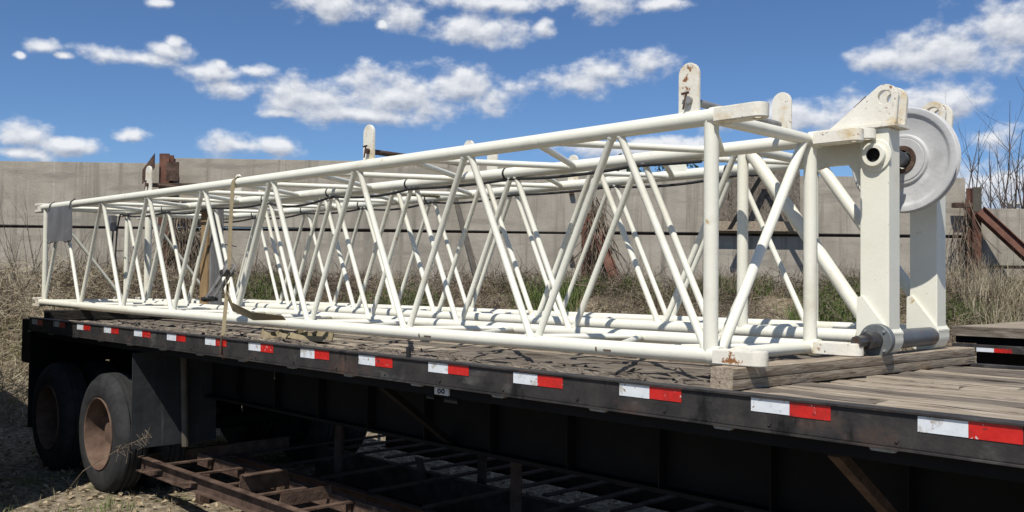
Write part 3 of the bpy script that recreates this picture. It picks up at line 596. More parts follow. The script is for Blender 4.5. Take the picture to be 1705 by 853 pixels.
# near side rail: face channel, top lip, lower channel
box('side_rail', (TX0, 0.0, -0.086), (TX1, 0.045, 0.026), MT['black'], tr, 0.004)
box('rail_lip', (TX0, -0.010, 0.0265), (TX1, 0.060, 0.036), MT['black'], tr, 0.002)
box('rail_foot', (TX0, -0.010, -0.094), (TX1, 0.030, -0.0865), MT['black'], tr, 0.001)
box('lower_rail', (TX0, 0.034, -0.145), (TX1, 0.085, -0.0945), MT['frame'], tr, 0.003)
box('side_rail', (TX0, TY - 0.045, -0.086), (TX1, TY, 0.008), MT['black'], tr, 0.004)
def tape(x0, L_=0.3056, z=0.0, y=-0.0025, parent=tr, zh=0.0254):
    bm = bmesh.new(); j = [random.uniform(-0.002, 0.002) for _ in range(4)]
    for k in (0, 1):
        vs = add_box(bm, (x0 + L_ / 2 * k, y, z - zh + j[k]), (x0 + L_ / 2 * (k + 1) - 0.0005, y + 0.0024, z + zh + j[k + 2]))
        for f in list(bm.faces)[-6:]: f.material_index = k
    return fin('reflective_tape', bm, [MT['tape_w'], MT['tape_r']], parent)
for k in range(-3, 15): tape(-0.6096 * k + random.uniform(-0.01, 0.01), z=random.uniform(-0.003, 0.003))
for k in range(-2, 8):
    x = -0.17 - 1.2192 * k
    plate('stake_pocket', [(x, -0.098), (x + 0.095, -0.098), (x + 0.085, -0.107), (x + 0.008, -0.107)], 'Y', 0.012, 0.032, MT['galv'], tr)
    x -= 0.6
    plate('stake_pocket', [(x, -0.097), (x + 0.085, -0.097), (x + 0.075, -0.107), (x + 0.01, -0.107)], 'Y', 0.006, 0.032, MT['galv'], tr)
for x, l in ((-4.05, 0.05), (-5.3, 0.04)):
    path('hanging_wire', [(x, 0.06, -0.14), (x + 0.004, 0.055, -0.145 - l * 0.6), (x + 0.015, 0.05, -0.145 - l), (x + 0.024, 0.05, -0.145 - l * 0.8)], 0.003, MT['rust'], tr, 5)
for k in range(26):
    x = -8.3 + k * 0.4572; tube('rail_bolt', V(x, -0.006, -0.062), V(x, 0.002, -0.062), 0.007, MT['black'], tr, 6)
# marker lamp hung below the rail
box('marker_lamp', (-2.425, 0.020, -0.137), (-2.315, 0.0335, -0.098), MT['lens'], tr, 0.005)
for x, dz in ((-2.385, -0.118), (-2.355, -0.116)):
    bm = bmesh.new(); add_lathe(bm, [(0.007, -0.002), (0.013, -0.002), (0.013, 0.001), (0.007, 0.001)], (x, 0.0195, dz), 14, 'Y', True); fin('lamp_mark', bm, MT['cable'], tr)
box('black_block', (-2.65, 0.012, 0.0365), (-2.627, 0.03, 0.092), MT['cable'], tr, 0.004)  # small black block on the rail lip
box('lamp_bracket', (-2.50, 0.030, -0.165), (-2.44, 0.06, -0.1445), MT['frame'], tr); box('lamp_bracket', (-2.36, 0.030, -0.170), (-2.26, 0.06, -0.1445), MT['frame'], tr)
# main I-beams and cross members
for y in (0.75, 1.72):
    bm = bmesh.new()
    add_box(bm, (TX0 + 0.1, y - 0.075, -0.575), (TX1, y + 0.075, -0.555)); add_box(bm, (TX0 + 0.1, y - 0.07, -0.17), (TX1, y + 0.07, -0.15)); add_box(bm, (TX0 + 0.1, y - 0.006, -0.554), (TX1, y + 0.006, -0.171))
    fin('main_beam', bm, MT['frame'], tr)
    for k in range(20):
        x = TX0 + 0.5 + k * 0.6; box('stiffener', (x, y - 0.07, -0.554), (x + 0.008, y - 0.007, -0.171), MT['frame'], tr)
x = TX0 + 0.15
while x < TX1:
    bm = bmesh.new(); add_box(bm, (x, 0.086, -0.148), (x + 0.06, TY - 0.086, -0.142)); add_box(bm, (x, 0.086, -0.1415), (x + 0.006, TY - 0.086, -0.08)); add_box(bm, (x, 0.086, -0.0795), (x + 0.06, TY - 0.086, -0.0755))
    fin('cross_member', bm, MT['frame'], tr); x += 0.32
bar('side_brace', (-3.0, 0.12, -0.15), (-3.1, 0.72, -0.55), V(0.03, 0, 0), V(0, 0.012, 0.012), MT['frame'], tr)
bar('side_brace', (-0.33, 0.10, -0.148), (-0.30, 0.72, -0.58), V(0.022, 0, 0), V(0, 0.014, 0.014), MT['rust'], tr)
# tandem wheels (dual), near and far side
def wheel(x, y, side):
    """side=-1: outer face towards -Y"""
    Rr, c = 0.505, (x, y, -0.885); s = side
    rim = [(0.292, 0.06), (0.300, 0.03), (0.304, 0.0), (0.299, -0.005), (0.291, 0.0), (0.284, 0.04), (0.276, 0.13), (0.255, 0.185), (0.20, 0.20), (0.165, 0.195), (0.15, 0.16), (0.10, 0.15), (0.085, 0.09), (0.0, 0.085)]
    rim = [(r, -s * t) for r, t in rim][:-1] + [(0.002, -s * 0.085)]
    w = lathe('wheel', rim, c, MT['rim'], tr, 56, caps=False)
    rs = random.Random(3)
    for off in (0.0, 0.33):
        prof = [(0.294, 0.016), (0.312, 0.004), (0.335, -0.002), (0.36, -0.004), (0.40, -0.006), (0.43, 0.0), (0.462, 0.016), (0.470, 0.020), (0.480, 0.034), (0.495, 0.050), (0.503, 0.060)]
        pr = prof + [(0.505, 0.075), (0.492, 0.078), (0.492, 0.086), (0.506, 0.090), (0.507, 0.115), (0.494, 0.119), (0.494, 0.129), (0.507, 0.133), (0.506, 0.170), (0.492, 0.174), (0.492, 0.184), (0.505, 0.188), (0.505, 0.21)] + [(r, 0.258 - t) for r, t in prof[::-1]]
        ty = lathe('tyre', [(r, -s * (t + off)) for r, t in pr], c, MT['tyre'], w, 72, True)
    for q in range(10):
        an = 2 * math.pi * q / 10; p = V(x + 0.115 * math.cos(an), y - s * 0.155, -0.885 + 0.115 * math.sin(an)); 
        tube('wheel_nut', V(p.x * 1.0 + 0.0, y - s * 0.198, p.z), V(p.x, y - s * 0.165, p.z), 0.012, MT['rust'], w, 6)
    return w
def axle_set(x):
    wheel(x, 0.012, -1); wheel(x, TY - 0.012, 1)
    tube('axle', V(x, 0.7, -0.885), V(x, TY - 0.7, -0.885), 0.065, MT['frame'], tr, 16)
    box('spring_hanger', (x - 0.5, 0.70, -0.75), (x + 0.5, 0.80, -0.60), MT['frame'], tr); box('spring_hanger', (x - 0.5, 1.67, -0.75), (x + 0.5, 1.77, -0.60), MT['frame'], tr)
axle_set(-6.83); axle_set(-8.08)
# mudflap plate ahead of the wheels and rear flap
bm = bmesh.new(); n = 8
for j in range(n + 1):
    for i in range(n + 1):
        y = 0.062 + 0.72 * i / n; z = -0.94 + 0.77 * j / n; bm.verts.new(V(-6.26 + 0.012 * mnoise.noise(V(y * 4, z * 3, 0)) + 0.015 * (1 - j / n), y, z))
bm.verts.ensure_lookup_table()
for j in range(n):
    for i in range(n): bm.faces.new([bm.verts[k] for k in (j * (n + 1) + i, j * (n + 1) + i + 1, (j + 1) * (n + 1) + i + 1, (j + 1) * (n + 1) + i)])
geo = bmesh.ops.extrude_face_region(bm, geom=bm.faces[:]); bmesh.ops.translate(bm, vec=(-0.012, 0, 0), verts=[g for g in geo['geom'] if isinstance(g, bmesh.types.BMVert)])
fin('mudflap', bm, MT['flap'], tr)
tube('flap_stay', V(-6.225, 0.47, -0.16), V(-6.205, 0.49, -0.96), 0.028, MT['stay'], tr, 10)
box('mudflap', (-8.86, 0.08, -1.08), (-8.85, 0.72, -0.2), MT['flap'], tr); box('mudflap', (-8.86, TY - 0.72, -1.08), (-8.85, TY - 0.08, -0.2), MT['flap'], tr)
box('rear_sill', (TX0 - 0.28, 0.02, -0.42), (TX0 - 0.002, TY - 0.02, 0.012), MT['frame'], tr, 0.005)
box('bumper_bar', (TX0 - 0.16, 0.15, -0.93), (TX0 - 0.06, TY - 0.15, -0.83), MT['frame'], tr, 0.006)
for y in (0.72, 1.72): box('bumper_post', (TX0 - 0.15, y - 0.05, -0.83), (TX0 - 0.07, y + 0.05, -0.4205), MT['frame'], tr)
# landing gear near the front
for y in (0.70, 1.75):
    box('landing_leg', (0.42, y - 0.06, -1.2), (0.54, y + 0.06, -0.576), MT['frame'], tr, 0.004); box('landing_foot', (0.33, y - 0.13, -1.40), (0.63, y + 0.13, -1.375), MT['rust'], tr)
    box('landing_leg', (0.435, y - 0.045, -1.374), (0.525, y + 0.045, -1.2005), MT['galv'], tr)
tube('gear_crank', V(0.48, 0.20, -0.75), V(0.48, 1.75, -0.75), 0.018, MT['rust'], tr, 10)
lathe('gear_box', [(0.09, -0.05), (0.11, -0.04), (0.11, 0.04), (0.09, 0.05)], (0.30, 0.55, -0.30), MT['frame'], tr, 24)
# black bolster timbers at the rear of the deck and splinters
bl = tag(box('bolster_timber', (-8.58, 0.12, DZ + 0.012), (-8.40, 2.35, 0.105), MT['soot'], None, 0.006), 'black tarred timber laid across the rear end of the trailer deck', 'timber')
def splinters():
    vs, ts = [], []
    for i in range(420):
        x = rng.uniform(-7.8, -1.0); y = 0.1 + abs(rng.normal(0, 0.22)); l = rng.uniform(0.02, 0.13); w = rng.uniform(0.004, 0.016); an = rng.normal(0, 0.5); h = rng.uniform(0.004, 0.02)
        c = np.array([x, y, DZ + 0.014]); d = np.array([math.cos(an), math.sin(an), rng.normal(0, 0.1)]) * l; e = np.array([-math.sin(an), math.cos(an), 0]) * w
        b0 = len(vs); vs += [c - d - e, c + d - e * 0.3, c + d * 0.9 + e, c - d * 0.8 + e, c + np.array([0, 0, h])]
        ts += [(b0, b0 + 1, b0 + 4), (b0 + 1, b0 + 2, b0 + 4), (b0 + 2, b0 + 3, b0 + 4), (b0 + 3, b0, b0 + 4)]
    o = np_mesh('wood_splinters', vs, ts, MT['deck2']); tag(o, 'rotten wood splinters scattered along the edge of the deck', 'splinters', kind='stuff')
splinters()
# deck timber across the right end (two layers)
tm = thing('dunnage_timber', (-0.71, 1.2, DZ), 'long weathered square timber lying across the deck under the boom ends', 'timber')
for z0, z1, dx in ((0.004, 0.0475, 0.0), (0.0490, 0.0945, 0.002)):
    bm = bmesh.new(); nY = 34; rows = []
    for i in range(nY + 1):
        y = 0.29 + (2.50 - 0.29) * i / nY; sk = -0.86 + 0.174 * (y - 0.3) / 2.27
        rows.append([bm.verts.new(V(x + dx + sk + 0.003 * mnoise.noise(V(y * 4, x * 9, z0)), y, z + 0.002 * mnoise.noise(V(y * 3, x * 7, z * 5 + 3)))) for x, z in ((-0.107, z0), (-0.002, z0), (0.0, z0 + 0.003), (0.0, z1 - 0.003), (-0.004, z1), (-0.104, z1), (-0.108, z1 - 0.004))])
    for A, B in zip(rows, rows[1:]):
        for j in range(7): bm.faces.new((A[j], A[(j + 1) % 7], B[(j + 1) % 7], B[j]))
    bm.faces.new(rows[0]); bm.faces.new(rows[-1][::-1])
    fin('timber_layer', bm, MT['timber'], tm, True, 40)
# upright spacer post between the booms
st = thing('spacer_post', (-7.6, 1.43, DZ), 'upright spacer post with a brown front and a grey right side between the two booms', 'post')
obox('brown_timber', (-7.70, 1.425, 0.60), V(0.085, 0, 0), V(0, 0.075, 0), V(0, 0, 0.585), MT['stake'], st, 0.008)
obox('grey_side', (-7.583, 1.425, 0.585), V(0.030, 0, 0), V(0, 0.062, 0), V(0, 0, 0.57), MT['grey_wood'], st, 0.008)  # narrow grey block forms the right side of the post

# ------------------------------------------------------------------ ratchet strap
sp_ = thing('ratchet_strap', (-4.61, -0.02, -0.09), 'tan ratchet strap over the near boom hooked to the trailer rail', 'strap')
def ribbon(name, pts, wdir, w, m, parent, th=0.003):
    bm = bmesh.new(); rows = []
    for i, p in enumerate(pts):
        p = Vector(p); d = (Vector(pts[min(i + 1, len(pts) - 1)]) - Vector(pts[max(i - 1, 0)])).normalized()
        wd = Vector(wdir[i] if isinstance(wdir, list) else wdir); wd = (wd - d * wd.dot(d)).normalized() * w / 2; nn = d.cross(wd).normalized() * th / 2
        rows.append([bm.verts.new(p - wd - nn), bm.verts.new(p + wd - nn), bm.verts.new(p + wd + nn), bm.verts.new(p - wd + nn)])
    for A, B in zip(rows, rows[1:]):
        for j in range(4): bm.faces.new((A[j], A[(j + 1) % 4], B[(j + 1) % 4], B[j]))
    bm.faces.new(rows[0]); bm.faces.new(rows[-1][::-1])
    return fin(name, bm, m, parent)
ztop = nb1((-1.054 + 5.25) / 1.0586, Y10, 1).z
over = [(-5.26, Y10 + 0.0415 * math.sin(q), ztop + 0.0415 * math.cos(q)) for q in [R(x) for x in range(150, -100, -25)]]
ribbon('webbing', [(-5.20, 2.385, ztop + 0.03), (-5.21, 1.9, ztop + 0.02), (-5.23, 1.3, ztop + 0.043)] + over[4:] + [(-5.13, 0.30, 0.86), (-4.97, 0.21, 0.50)], V(1, 0, 0.25), 0.055, MT['strap'], sp_)
ribbon('webbing', [(-4.93, 0.185, 0.40), (-4.80, 0.10, 0.21), (-4.64, 0.005, 0.045)], V(1, 0, 0.3), 0.052, MT['strap'], sp_)
ribbon('loose_tail', [(-4.93, 0.17, 0.42), (-4.86, 0.14, 0.33), (-4.75, 0.13, 0.24), (-4.60, 0.20, 0.18), (-4.42, 0.34, 0.172)], [(0.3, -0.3, 1), (0.3, -0.3, 1), (0.2, -0.4, 1), (0.1, -0.6, 0.8), (0, -1, 0.4)], 0.075, MT['strap'], sp_)
bm = bmesh.new()
for yy in (-0.03, 0.03):
    add_obox(bm, (-5.0, 0.195 + yy, 0.455), V(0.085, 0, 0.075), V(0, 0.004, 0), V(-0.012, 0, 0.014)); add_obox(bm, (-5.05, 0.18 + yy * 0.9, 0.40), V(0.16, 0, 0.115), V(0, 0.003, 0), V(-0.007, 0, 0.01))
fin('ratchet_frame', bm, MT['galv'], sp_)
tube('ratchet_drum', V(-4.965, 0.15, 0.475), V(-4.965, 0.235, 0.475), 0.026, MT['pin'], sp_, 16)
tube('ratchet_handle', V(-5.20, 0.12, 0.285), V(-5.20, 0.24, 0.285), 0.016, MT['cable'], sp_, 10)
tube('ratchet_grip', V(-5.255, 0.17, 0.282), V(-5.13, 0.17, 0.288), 0.020, MT['cable'], sp_, 10)
path('strap_hook', [(-4.64, 0.0, 0.05), (-4.63, -0.016, -0.01), (-4.622, -0.018, -0.07), (-4.62, 0.0, -0.10), (-4.62, 0.02, -0.10)], 0.007, MT['rust'], sp_, 8)
# coil of loose webbing on the deck
co = thing('loose_webbing', (-4.46, 0.42, DZ), 'crumpled tan webbing heaped on the deck edge under the near boom', 'strap')
for k in range(4):
    cx, cy = -4.72 + k * 0.14 + random.uniform(-.02, .02), 0.40 + 0.05 * k
    pts = [(cx + (0.085 + 0.015 * math.sin(3 * q + k)) * math.cos(q) * (1 + 0.1 * k), cy + 0.05 * math.sin(q) + 0.01 * k, DZ + 0.045 + 0.012 * math.sin(q * 2 + k)) for q in [2 * math.pi * i / 14 * 0.9 for i in range(15)]]
    ribbon('webbing', pts, V(0.15 * random.uniform(-1, 1), 0.35, 1), 0.05, MT['strap'], co)
ribbon('webbing', [(-4.62, 0.46, 0.04), (-4.45, 0.40, 0.05), (-4.30, 0.42, 0.035), (-4.22, 0.52, 0.03)], V(0, 0.6, 1), 0.04, MT['strap'], co)

# ------------------------------------------------------------------ rusty steel racks on the ground under the trailer
def channel(name, p0, p1, h, w, m, parent, flip=1):
    """C section standing on edge: web h high, flanges w wide towards +side"""
    p0, p1 = Vector(p0), Vector(p1); d = (p1 - p0); L2 = d / 2; dn = d.normalized(); side = dn.cross(V(0, 0, 1)) * flip; c = (p0 + p1) / 2
    bm = bmesh.new(); add_obox(bm, c, L2, side * 0.004, V(0, 0, h / 2)); add_obox(bm, c + side * (w / 2 + 0.0045) + V(0, 0, h / 2 - 0.004), L2, side * w / 2, V(0, 0, 0.004)); add_obox(bm, c + side * (w / 2 + 0.0045) - V(0, 0, h / 2 - 0.004), L2, side * w / 2, V(0, 0, 0.004))
    return fin(name, bm, m, parent)
RK = MT['rust']
rk = thing('steel_rack', (-4.6, 0.4, G0), 'rusty ladder-like steel rack lying in the sun beside the trailer wheel', 'rack', 'rusty steel racks')
zt = -1.02
channel('side_member', (-6.42, 0.20, zt - 0.062), (-2.0, 0.20, zt - 0.062), 0.124, 0.04, RK, rk, 1)
channel('side_member', (-6.20, 0.60, zt - 0.055), (-2.0, 0.60, zt - 0.055), 0.10, 0.04, RK, rk, -1)
channel('end_member', (-6.42, 0.21, zt - 0.058), (-6.42, 1.6, zt - 0.058), 0.112, 0.04, RK, rk, 1)
for i, x in enumerate((-5.92, -5.42, -4.93, -4.50, -3.95, -3.4, -2.9, -2.4)):
    obox('rung', (x, 0.40, zt - 0.012), V(0.024, 0.0, 0), V(0.008, 0.19, 0), V(0, 0, 0.006), RK, rk)
    box('rung_post', (x - 0.015, 0.555, zt - 0.09), (x + 0.015, 0.575, zt - 0.0185), RK, rk)
plate('hook_plate', [(-6.05, 0.199), (-5.95, 0.199), (-5.97, 0.08)] + arc(-6.03, 0.08, 0.045, -20, -200, 8), 'Z', zt - 0.064, zt - 0.058, RK, rk, (-6.03, 0.08, 0.026, 16))
plate('hook_plate', [(-5.45, 0.199), (-5.35, 0.199), (-5.37, 0.06)] + arc(-5.43, 0.07, 0.045, -20, -200, 8), 'Z', zt - 0.064, zt - 0.058, RK, rk, (-5.43, 0.07, 0.026, 16))
plate('end_plate', [(0.20, zt - 0.04), (0.62, zt - 0.04), (0.58, zt + 0.09), (0.22, zt + 0.09)], 'X', -4.76, -4.752, RK, rk)
plate('end_plate', [(0.20, zt - 0.04), (0.62, zt - 0.04), (0.60, zt + 0.05), (0.22, zt + 0.05)], 'X', -4.22, -4.212, RK, rk)
box('end_plate_flange', (-4.752, 0.22, zt + 0.082), (-4.70, 0.58, zt + 0.09), RK, rk)
for x, y in ((-5.9, 0.5), (-2.2, 0.3), (-2.2, 0.55), (-3.9, 0.5)): box('rack_foot', (x - 0.04, y - 0.04, G0 - 0.03), (x + 0.04, y + 0.04, zt - 0.125), RK, rk)
rk2 = thing('steel_rack', (-3, 1.6, G0), 'rusty steel rack with tall posts, coloured darker for the shade under the trailer', 'rack', 'rusty steel racks')
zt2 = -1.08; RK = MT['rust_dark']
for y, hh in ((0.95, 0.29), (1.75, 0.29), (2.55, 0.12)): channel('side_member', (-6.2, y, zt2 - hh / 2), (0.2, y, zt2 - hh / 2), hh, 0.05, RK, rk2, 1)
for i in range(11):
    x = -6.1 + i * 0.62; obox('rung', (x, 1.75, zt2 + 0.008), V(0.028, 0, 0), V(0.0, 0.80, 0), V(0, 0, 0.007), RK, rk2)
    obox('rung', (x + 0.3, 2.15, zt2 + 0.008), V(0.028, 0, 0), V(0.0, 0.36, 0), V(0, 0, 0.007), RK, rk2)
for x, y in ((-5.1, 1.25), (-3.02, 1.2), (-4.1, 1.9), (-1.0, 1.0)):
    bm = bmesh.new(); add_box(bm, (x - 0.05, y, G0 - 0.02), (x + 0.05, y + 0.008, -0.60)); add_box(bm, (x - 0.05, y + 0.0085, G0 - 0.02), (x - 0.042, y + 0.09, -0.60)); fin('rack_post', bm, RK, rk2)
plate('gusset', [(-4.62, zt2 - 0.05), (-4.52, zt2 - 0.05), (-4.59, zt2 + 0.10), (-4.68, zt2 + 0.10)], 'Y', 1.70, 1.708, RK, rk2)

# ------------------------------------------------------------------ second flatbed beyond, at right
t3 = thing('flatbed_trailer', (1, 7.4, G0), 'second flatbed trailer parked behind at the right, only its deck edge showing', 'trailer')
XB0, XB1, YB = -2.15, 7.0, 6.2
for i in range(8):
    y = YB + 0.02 + i * 0.3; box('deck_board', (XB0, y, 0.0), (XB1, y + 0.29, 0.055 + random.uniform(-.006, .006)), MT['deck'], t3, 0.004)
bm = bmesh.new(); nseg = 40; rows = []
for i in range(nseg + 1):
    x = XB0 + (XB1 - XB0) * i / nseg; rows.append([bm.verts.new(V(x, y, z)) for y, z in ((YB - 0.05, 0.057), (YB + 0.02, 0.057), (YB + 0.02, -0.03), (YB - 0.05, -0.03 - 0.006 * mnoise.noise(V(x * 3, 0, 0))))])
for A, B in zip(rows, rows[1:]):
    for j in range(4): bm.faces.new((A[j], A[(j + 1) % 4], B[(j + 1) % 4], B[j]))
bm.faces.new(rows[0]); bm.faces.new(rows[-1][::-1]); fin('edge_board', bm, MT['deck2'], t3)
box('deck_frame', (XB0, YB + 0.05, -0.10), (XB1, YB + 2.3, -0.001), MT['frame'], t3)
box('side_rail', (XB0, YB - 0.045, -0.175), (XB1, YB + 0.05, -0.105), MT['black'], t3, 0.004)
for k in range(6): tape(-1.93 + k * 1.22, 0.3056, -0.15, YB - 0.0485, t3, 0.018)
for k in range(6): box('stake_pocket', (-0.75 + k * 1.22, YB - 0.055, -0.052), (-0.62 + k * 1.22, YB - 0.02, -0.034), MT['galv'], t3)
for y in (YB + 0.6, YB + 1.7): box('main_beam', (XB0, y, -0.55), (XB1, y + 0.12, -0.101), MT['frame'], t3)
for x in (-0.6, 5.2):
    for y in (YB + 0.62, YB + 1.72): box('support_leg', (x, y, G0 - 0.03), (x + 0.1, y + 0.1, -0.551), MT['frame'], t3)
# unseen shadow caster outside the view; bin form chosen to shade the trailer rear
rb = thing('shadow_caster_bin', (-8.6, -1.9, G0), 'unseen shadow caster shaped as a tall green bin beside the rear of the trailer', 'bin')
bm = bmesh.new()
pl = [(-6.62, G0 + 0.12), (-7.05, 1.66), (-11.5, 1.66), (-11.5, G0 + 0.12)]
add_plate(bm, pl, 'Y', -3.2, -0.86); fin('bin_body', bm, MT['bin'], rb)
for i in range(6): box('bin_rib', (-11.2 + i * 0.7, -0.859, G0 + 0.15), (-11.1 + i * 0.7, -0.80, 1.6), MT['bin'], rb)
for x in (-7.4, -10.9): tube('bin_roller', V(x, -3.1, G0 + 0.09), V(x, -0.95, G0 + 0.09), 0.09, MT['rust'], rb, 16)

# ------------------------------------------------------------------ vegetation
def blades(name, r, s, h, w, lean, m, zoff=0.0):
    n = len(r); z = hgt(r, s) + zoff
    base = np.stack([CAM.x + r * RH.x + s * FH.x, CAM.y + r * RH.y + s * FH.y, z], -1)
    an = rng.uniform(0, 2 * np.pi, n); fa = rng.uniform(0, 2 * np.pi, n)
    d = np.stack([np.cos(an), np.sin(an), np.zeros(n)], -1); e = np.stack([np.cos(fa), np.sin(fa), np.zeros(n)], -1) * w[:, None] / 2
    ln = lean * h; up = np.array([0, 0, 1.0])
    mid = base + d * (ln * 0.35)[:, None] + up * (h * 0.6)[:, None]
    tip = base + d * ln[:, None] + up * (h * np.sqrt(np.clip(1 - lean ** 2 * 0.6, 0.1, 1)))[:, None]
    v = np.stack([base - e, base + e, mid - e * 0.8, mid + e * 0.8, tip], 1).reshape(-1, 3)
    q = np.arange(n)[:, None] * 5
    t = np.concatenate([q + [0, 1, 3], q + [0, 3, 2], q + [2, 3, 4]])
    return np_mesh(name, v, t, MT[m])
def twigs(name, r, s, L_, w, m, zlo, zhi, flat=0.6):
    """tangled dead stems: bent four-point ribbons, two crossed strips each"""
    n = len(r); z = hgt(r, s) + rng.uniform(zlo, zhi, n)
    p = np.stack([CAM.x + r * RH.x + s * FH.x, CAM.y + r * RH.y + s * FH.y, z], -1)
    d = rng.normal(0, 1, (n, 3)); d[:, 2] *= flat; d /= np.linalg.norm(d, axis=1)[:, None]
    pts = [p]
    for k in range(3):
        d = d + rng.normal(0, 0.35, (n, 3)); d /= np.linalg.norm(d, axis=1)[:, None]; pts.append(pts[-1] + d * (L_ / 3)[:, None])
    e = rng.normal(0, 1, (n, 3)); e -= d * (e * d).sum(1)[:, None]; e /= np.linalg.norm(e, axis=1)[:, None]; e *= w[:, None] / 2
    v = np.stack([q + s_ * e * f for q, f in zip(pts, (1, 0.9, 0.75, 0.4)) for s_ in (-1, 1)], 1).reshape(-1, 3)
    q = np.arange(n)[:, None] * 8
    t = np.concatenate([q + np.array(a_) for a_ in ([0, 1, 3], [0, 3, 2], [2, 3, 5], [2, 5, 4], [4, 5, 7], [4, 7, 6])])
    return np_mesh(name, v, t, MT[m])
def clumpy(n, r0, r1, s0, s1, thr=0.0, sc=0.7, seed=0.0):
    out = []
    while len(out) < n:
        r = rng.uniform(r0, r1); s = rng.uniform(s0, s1)
        if mnoise.noise(V(r * sc, s * sc, seed)) + rng.normal(0, 0.12) > thr: out.append((r, s))
    A = np.array(out); return A[:, 0], A[:, 1]
r, s = clumpy(46000, -13, 9.5, 12.2, 15.9, -0.2, 0.8, 1)
tag(twigs('dead_brush', r, s, rng.uniform(0.12, 0.5, len(r)), rng.uniform(0.005, 0.011, len(r)), 'brush', 0.02, 0.34, 0.8), 'tangled brown dead brush covering the bank in front of the wall', 'brush', kind='stuff')
r, s = clumpy(9000, -13, 13, 10.6, 15.9, 0.05, 0.6, 5)
tag(blades('dry_grass', r, s, rng.uniform(0.10, 0.42, len(r)), rng.uniform(0.005, 0.011, len(r)), rng.uniform(0.1, 0.9, len(r)), 'dry'), 'dry straw-coloured grass on the bank', 'grass', kind='stuff')
r, s = clumpy(13000, -4.6, 13, 13.4, 15.9, 0.17, 0.9, 9)
tag(blades('green_grass', r, s, rng.uniform(0.15, 0.46, len(r)), rng.uniform(0.008, 0.018, len(r)), rng.uniform(0.1, 0.9, len(r)), 'green'), 'patches of fresh green weeds on the bank', 'grass', kind='stuff')
r = rng.uniform(6.8, 10.5, 5200); s = rng.uniform(11.8, 15.6, 5200)
tag(blades('tall_dry_grass', r, s, rng.uniform(0.3, 0.85, len(r)), rng.uniform(0.006, 0.012, len(r)), rng.uniform(0.05, 0.6, len(r)), 'pale'), 'tall pale dry grass behind the second trailer', 'grass', kind='stuff')
r = rng.uniform(8.3, 10.8, 2600); s = rng.uniform(13.6, 15.7, 2600)
tag(blades('green_grass', r, s, rng.uniform(0.15, 0.5, len(r)), rng.uniform(0.010, 0.022, len(r)), rng.uniform(0.1, 0.8, len(r)), 'green'), 'lush green grass at the foot of the right brace', 'grass', kind='stuff')
# left bank: pale brush and stalks
r = rng.uniform(-11.5, -5.2, 15000); s = rng.uniform(11.0, 15.6, 15000)
tag(twigs('pale_brush', r, s, rng.uniform(0.15, 0.5, len(r)), rng.uniform(0.004, 0.010, len(r)), 'pale', 0.0, 0.5, 0.9), 'pale dry brush thicket on the left bank beyond the trailer rear', 'brush', kind='stuff')
def leaves():
    n = 17000
    x = rng.uniform(-16, -3.0, n); y = rng.uniform(-2.3, 7, n); 
    z = hxy(x, y) + rng.uniform(0.004, 0.022, n); p = np.stack([x, y, z], -1)
    an = rng.uniform(0, 2 * np.pi, n); l = rng.uniform(0.012, 0.036, n); w = l * rng.uniform(0.4, 0.75, n)
    d = np.stack([np.cos(an), np.sin(an), rng.normal(0, 0.35, n)], -1) * l[:, None]; e = np.stack([-np.sin(an), np.cos(an), rng.normal(0, 0.35, n)], -1) * w[:, None]
    v = np.stack([p - d, p + e + [0, 0, 0.006], p + d, p - e + [0, 0, 0.006]], 1).reshape(-1, 3); q = np.arange(n)[:, None] * 4
    o = np_mesh('leaf_litter', v, np.concatenate([q + [0, 1, 2], q + [0, 2, 3]]), MT['litter']); tag(o, 'fallen dead leaves littering the bare ground', 'leaf litter', kind='stuff')
leaves()
def near_tufts():
    n = 6500; x = rng.uniform(-7.6, -3.6, n); y = rng.uniform(-1.6, 0.9, n)
    keep = np.array([mnoise.noise(V(a_ * 1.6, b_ * 1.6, 4)) > 0.02 for a_, b_ in zip(x, y)]); x, y = x[keep], y[keep]
    r, s = rs_of(x, y)
    tag(blades('grass_tufts', r, s, rng.uniform(0.02, 0.08, len(r)), rng.uniform(0.003, 0.008, len(r)), rng.uniform(0.2, 0.9, len(r)), 'green'), 'sparse green grass tufts on the leafy ground by the wheel', 'grass', kind='stuff')
    n = 1500; x = rng.uniform(-8, -3.6, n); y = rng.uniform(-1.6, 0.9, n); r, s = rs_of(x, y)
    tag(blades('dry_stubble', r, s, rng.uniform(0.02, 0.10, len(r)), rng.uniform(0.002, 0.005, len(r)), rng.uniform(0.2, 0.95, len(r)), 'dry'), 'dry stubble on the leafy ground by the wheel', 'grass', kind='stuff')
near_tufts()
